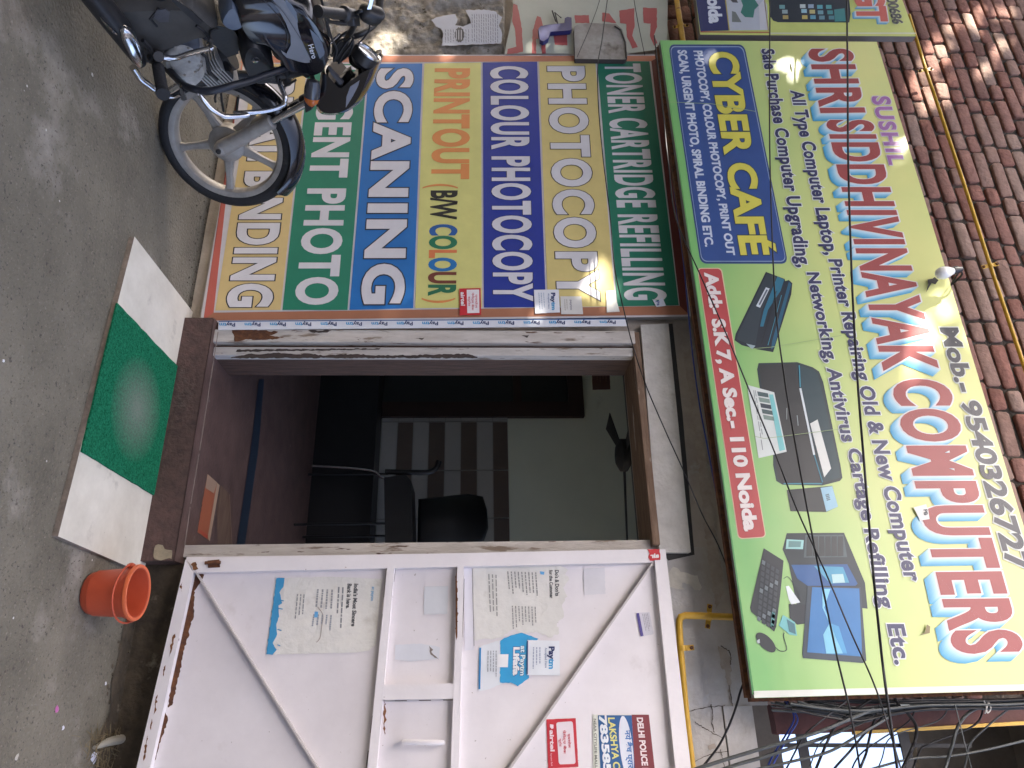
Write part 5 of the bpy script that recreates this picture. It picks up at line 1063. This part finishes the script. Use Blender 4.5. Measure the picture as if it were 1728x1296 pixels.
mb=MB(); mb.lathe([(.001,.012),(.03,.010),(.034,0)],M['iron'],bp(*ca6([(740,500)])[0],.12),BPL.n,14); mb.prism([bp(x,y,.125) for x,y in ca6([(690,480),(770,450),(790,480),(740,540),(700,530)])],bl2*.03,M['iron']); part('gear_linkage',mb,bevel=.003)
mb=MB(); pillow(mb,ca6([(960,350),(1080,320),(1180,330),(1215,440),(1200,510),(1080,540),(1000,450)]),bp,.09,.125,mat('engine_grey_blue',(.12,.13,.16),.5,metal=.3,var=.3,scale=12),.85,.3); part('side_casing',mb,smooth=45)
mb=MB(); A_,B_=bp(*ca6([(1250,690)])[0],.0),bp(*ca6([(1470,600)])[0],.0); cax=(B_-A_).normalized(); side=-bl2; e3=cax.cross(side).normalized(); Lc=(B_-A_).length
for i in range(9):
    c=A_+cax*(Lc*i/8); wv,hv=.088,.078
    mb.prism([c+side*wv+e3*hv*.7,c+side*wv*.7+e3*hv,c-side*wv*.7+e3*hv,c-side*wv+e3*hv*.7,c-side*wv-e3*hv*.7,c-side*wv*.7-e3*hv,c+side*wv*.7-e3*hv,c+side*wv-e3*hv*.7],cax*.0045,M['engine'])
mb.tube([A_-cax*.03,B_+cax*.03],.055,M['iron'],n=14); part('cylinder',mb,smooth=0)
mb=MB(); pillow(mb,ca6([(1420,640),(1500,620),(1560,690),(1540,770),(1460,790),(1400,720)]),bp,-.07,.085,M['black'],.8,.3); part('cylinder_head',mb,smooth=45)
mb=MB(); pillow(mb,cc6([(160,400),(200,340),(280,325),(350,370),(420,480),(495,610),(500,700),(470,760),(380,790),(280,770),(200,680),(150,540)]),bp,-.02,.14,M['black'],.82,.35); c=bp(*cc6([(310,620)])[0],.138); mb.lathe([(.012,.0),(.012,.006),(.001,.008)],M['chrome'],c,BPL.n,12); mb.lathe([(.017,.0),(.015,.004),(.012,.004)],M['black'],c,BPL.n,12); part('air_box',mb,smooth=50)
mb=MB(); mb.tube(curve([bp(x,y,.17) for x,y in ca6([(770,585),(830,600),(970,602),(1100,560),(1330,500)])],5),[.011]*8+[.0095]*13,M['chrome'],n=10); k_=bp(*ca6([(1330,500)])[0],.17); mb.ball(k_,.012,M['chrome'],10); mb.tube([k_,bp(*ca6([(1335,420)])[0],.19)],.006,M['iron'],n=8); mb.tube([bp(*ca6([(740,540)])[0],.10),bp(*ca6([(790,590)])[0],.18)],.018,M['iron'],n=10); part('kick_starter',mb,smooth=50)
pg0,pg1=bp(*ca6([(780,690)])[0],.17),bp(*ca6([(835,985)])[0],.36); dg=pg1-pg0; prof=[(.001,0),(.019,.002)]; Lp=dg.length
for i in range(14): prof+=[(.0205,.006+i*(Lp-.02)/14),(.0165,.006+(i+.5)*(Lp-.02)/14)]
prof+=[(.024,Lp-.012),(.022,Lp),(.001,Lp+.001)]
mb=MB(); mb.lathe(prof,M['rubber'],pg0,dg.normalized(),16); mb.tube([bp(*ca6([(700,600)])[0],.08),pg0],.013,M['iron'],n=8); part('foot_peg',mb)
mb=MB(); mb.tube(curve([bp(*p,l) for p,l in zip(ca6([(860,1000),(900,1012),(960,1008),(1010,985)]),(.31,.31,.31,.31))],5),.0065,M['chrome'],n=8); mb.prism([bp(x,y,.31) for x,y in ca6([(1008,915),(1030,920),(1085,1040),(1040,1050),(1018,1030)])],bl2*.02,M['chrome']); part('brake_pedal',mb,smooth=50)
mz=[bp(x,y,.17) for x,y in ca6([(-40,-260),(100,-60),(250,130),(400,330),(520,520),(600,660)])]
mb=MB(); mb.tube(mz,[.040,.040,.040,.038,.030,.020],M['black'],n=18); part('silencer',mb,smooth=60)
mb=MB(); pillow(mb,ca6([(385,300),(440,290),(540,370),(590,460),(622,590),(615,680),(575,705),(520,640),(460,520),(400,400)]),bp,.19,.222,M['chrome'],.85,.35); part('heat_shield',mb,smooth=50)
mb=MB(); pillow(mb,ca6([(170,150),(230,210),(310,290),(365,345),(345,350),(270,290),(190,200)]),bp,.19,.215,M['chrome'],.85,.35); part('silencer_guard',mb,smooth=50)
mb=MB(); mb.tube(curve([bp(x,y,.16) for x,y in ca6([(520,700),(560,760),(600,820),(680,880),(745,925),(860,960),(980,900),(1060,860)])],6),.0125,M['chrome'],n=10); part('exhaust_pipe',mb,smooth=60)
gd=mat('blue_black_rubber',(.014,.016,.024),.4,var=.3,scale=14)
mb=MB(); mb.tube(curve([bp(x,y,l) for (x,y),l in zip(ca6([(880,720),(960,800),(1040,880),(1160,930),(1290,950),(1420,930),(1600,880),(1730,845)])+cc6([(370,800),(560,735),(740,662)]),(.10,.16,.22,.27,.29,.29,.27,.24,.2,.14,.06))],6),.0135,gd,n=12); part('crash_guard',mb,smooth=60)
mb=MB(); mb.tube(curve([bp(x,y,l) for (x,y),l in zip(ca6([(1200,950),(1240,1020),(1320,1120),(1420,1190),(1500,1215),(1720,1200)])+cc6([(100,1180),(340,1165),(520,1130),(605,1090),(625,1020),(580,900),(540,800),(500,720)]),(.28,.30,.32,.33,.33,.32,.31,.30,.29,.28,.27,.22,.16,.10))],6),.0095,M['chrome'],n=12); part('guard_bar',mb,smooth=60)
mb=MB()
for L,l_ in (([(600,920),(620,900),(740,830)],.1),([(1390,960),(1375,1020),(1380,1060)],.05),([(1440,950),(1445,1050),(1465,1160)],.05),([(1620,1000),(1600,1160)],.05)):
    mb.tube([bp(x,y,l_) for x,y in (ca6(L) if L[0][0]>1000 else cc6(L))],.005,M['black'],n=6)
part('wiring',mb)
mb=MB(); mb.tube([bw(.55,.10,.26),bw(.45,.30,.02+.30*math.sin(phi)*.0)],.011,M['iron'],n=8); part('side_stand',mb)
for s_ in (1,): 
    mb=MB(); mb.lathe([(.001,-.035),(.05,-.03),(.06,0),(.05,.02),(.001,.022)],M['black'],bw(0,-.09,.30),-bl2,20); part('rear_brake_drum',mb)

# ---------------------------------------------------------------- street tree behind the camera: its crown shades the shop and lets sun flecks through
tr=thing('street_tree','leafy street tree on the open side of the lane, shading the shop front','tree',(-6.2,-3.6,0))
bark=mat('bark',(.11,.08,.055),.95,scale=9,col2=(.05,.035,.025),bump=1,bscale=18)
leafm=[mat('leaf_%d'%i,c,.6,var=.25,scale=4) for i,c in enumerate([(.05,.10,.025),(.07,.12,.03),(.04,.08,.03)])]
mb=MB(); mb.tube(curve([(-6.2,-3.6,0),(-6.15,-3.55,1.3),(-6.3,-3.5,2.6),(-6.1,-3.3,3.8)],5),[.24-.008*i for i in range(16)],bark,n=14)
for d in ((-1.6,.6,1.6),(1.2,1.8,1.8),(1.9,-.2,1.6),(.2,2.2,.6),(-.3,-1.6,2.0),(.5,.7,2.6),(-1,1.9,1.4)):
    p=Vector((-6.15,-3.4,3.4)); D=Vector(d); mb.tube(curve([p,p+D*.5+Vector((0,0,.15)),p+D],5),[.10-.007*i for i in range(11)],bark,n=8)
mb.build('trunk',tr,smooth=50)
random.seed(21)
FLECK=[]                                            # where the photograph shows sun on the wall: gaps in the crown
def fleck(Y,*l):
    pl=wallplane(Y)
    for x,y,r in l: FLECK.append((pl.p(x,y),r/FPX*(pl.p(x,y)-EYE).dot(Fw)))
fleck(YS,(1312,92,8),(1345,112,7),(1298,74,5),(1612,478,13),(1588,500,12),(1640,520,12),(1566,545,10),(1640,560,10),(1520,604,8),(1535,590,7),(1648,786,13),(1632,800,9),(1530,250,9),(1200,98,5))
fleck(YW,(1622,48,12),(1585,66,9),(1606,108,10),(1650,128,10),(1575,95,9),(1566,150,8),(1600,150,6),(1640,20,8),(1560,120,6),(1720,160,8),(1552,195,7),(1690,75,6),(1700,20,7))
fleck(3.09,(703,500,6),(690,512,5),(1000,466,7),(1006,486,8),(1018,498,7),(1048,482,5),(880,520,8),(905,524,6),(660,520,4),(926,76,8),(908,84,6),(648,62,11),(656,84,9),(668,48,7),(690,82,6),(760,90,6))
A_s=SUN
u1=A_s.orthogonal().normalized(); u2=A_s.cross(u1)
# crown volume: clusters inside a slanted slab that faces the sun
target=Vector((-2.2,2.6,1.9)); cc0=target+A_s*8.5
LV=[];LF=[];LM=[]
fo=np.array([list(f[0]) for f in FLECK]); frr=np.array([f[1]*1.6 for f in FLECK]); sd=np.array(list(A_s))
NCL=2200
for c in range(NCL):
    a=random.uniform(0,2*math.pi); r_=math.sqrt(random.random()); 
    cpos=cc0+u1*(math.cos(a)*r_*5.0)+u2*(math.sin(a)*r_*4.8)+A_s*random.gauss(0,1.0)
    if cpos.z<1.9: continue
    tone=random.choice((0,1,2))
    for k in range(46):
        p=cpos+Vector((random.gauss(0,.26),random.gauss(0,.26),random.gauss(0,.2)))
        q=np.array(list(p)); d=q-fo; tt=d@sd; dist=np.linalg.norm(d-tt[:,None]*sd,axis=1)
        if (dist<frr+.055).any() and random.random()>.07: continue
        n_=Vector((random.gauss(0,1),random.gauss(0,1),random.gauss(.8,1))).normalized(); e=n_.orthogonal().normalized()
        e=Matrix.Rotation(random.uniform(0,6.3),3,n_)@e; g_=n_.cross(e); L=random.uniform(.10,.155); wd=L*.5
        k0=len(LV); LV+= [p-e*L,p+g_*wd-e*L*.1,p+e*L,p-g_*wd-e*L*.1]; LF.append((k0,k0+1,k0+2,k0+3)); LM.append(tone)
for px_ in ((540,1050),(300,1200),(520,1080)):  # extra leaf clusters added on sun rays to plug stray light on the gate
    c0=DL.p(*px_)+A_s*8.4
    for k in range(90):
        p=c0+Vector((random.gauss(0,.16),random.gauss(0,.16),random.gauss(0,.16))); n_=(A_s+Vector((random.gauss(0,.6),random.gauss(0,.6),random.gauss(0,.6)))).normalized(); e=n_.orthogonal().normalized(); g_=n_.cross(e); L=random.uniform(.10,.15); wd=L*.5
        k0=len(LV); LV+= [p-e*L,p+g_*wd-e*L*.1,p+e*L,p-g_*wd-e*L*.1]; LF.append((k0,k0+1,k0+2,k0+3)); LM.append(k%3)
o3=WLOC[tr.name]; me=bpy.data.meshes.new('crown'); me.from_pydata([tuple(v-o3) for v in LV],[],LF)
for mm in leafm: me.materials.append(mm)
me.polygons.foreach_set('material_index',LM); o=bpy.data.objects.new('crown',me); C.objects.link(o); o.parent=tr
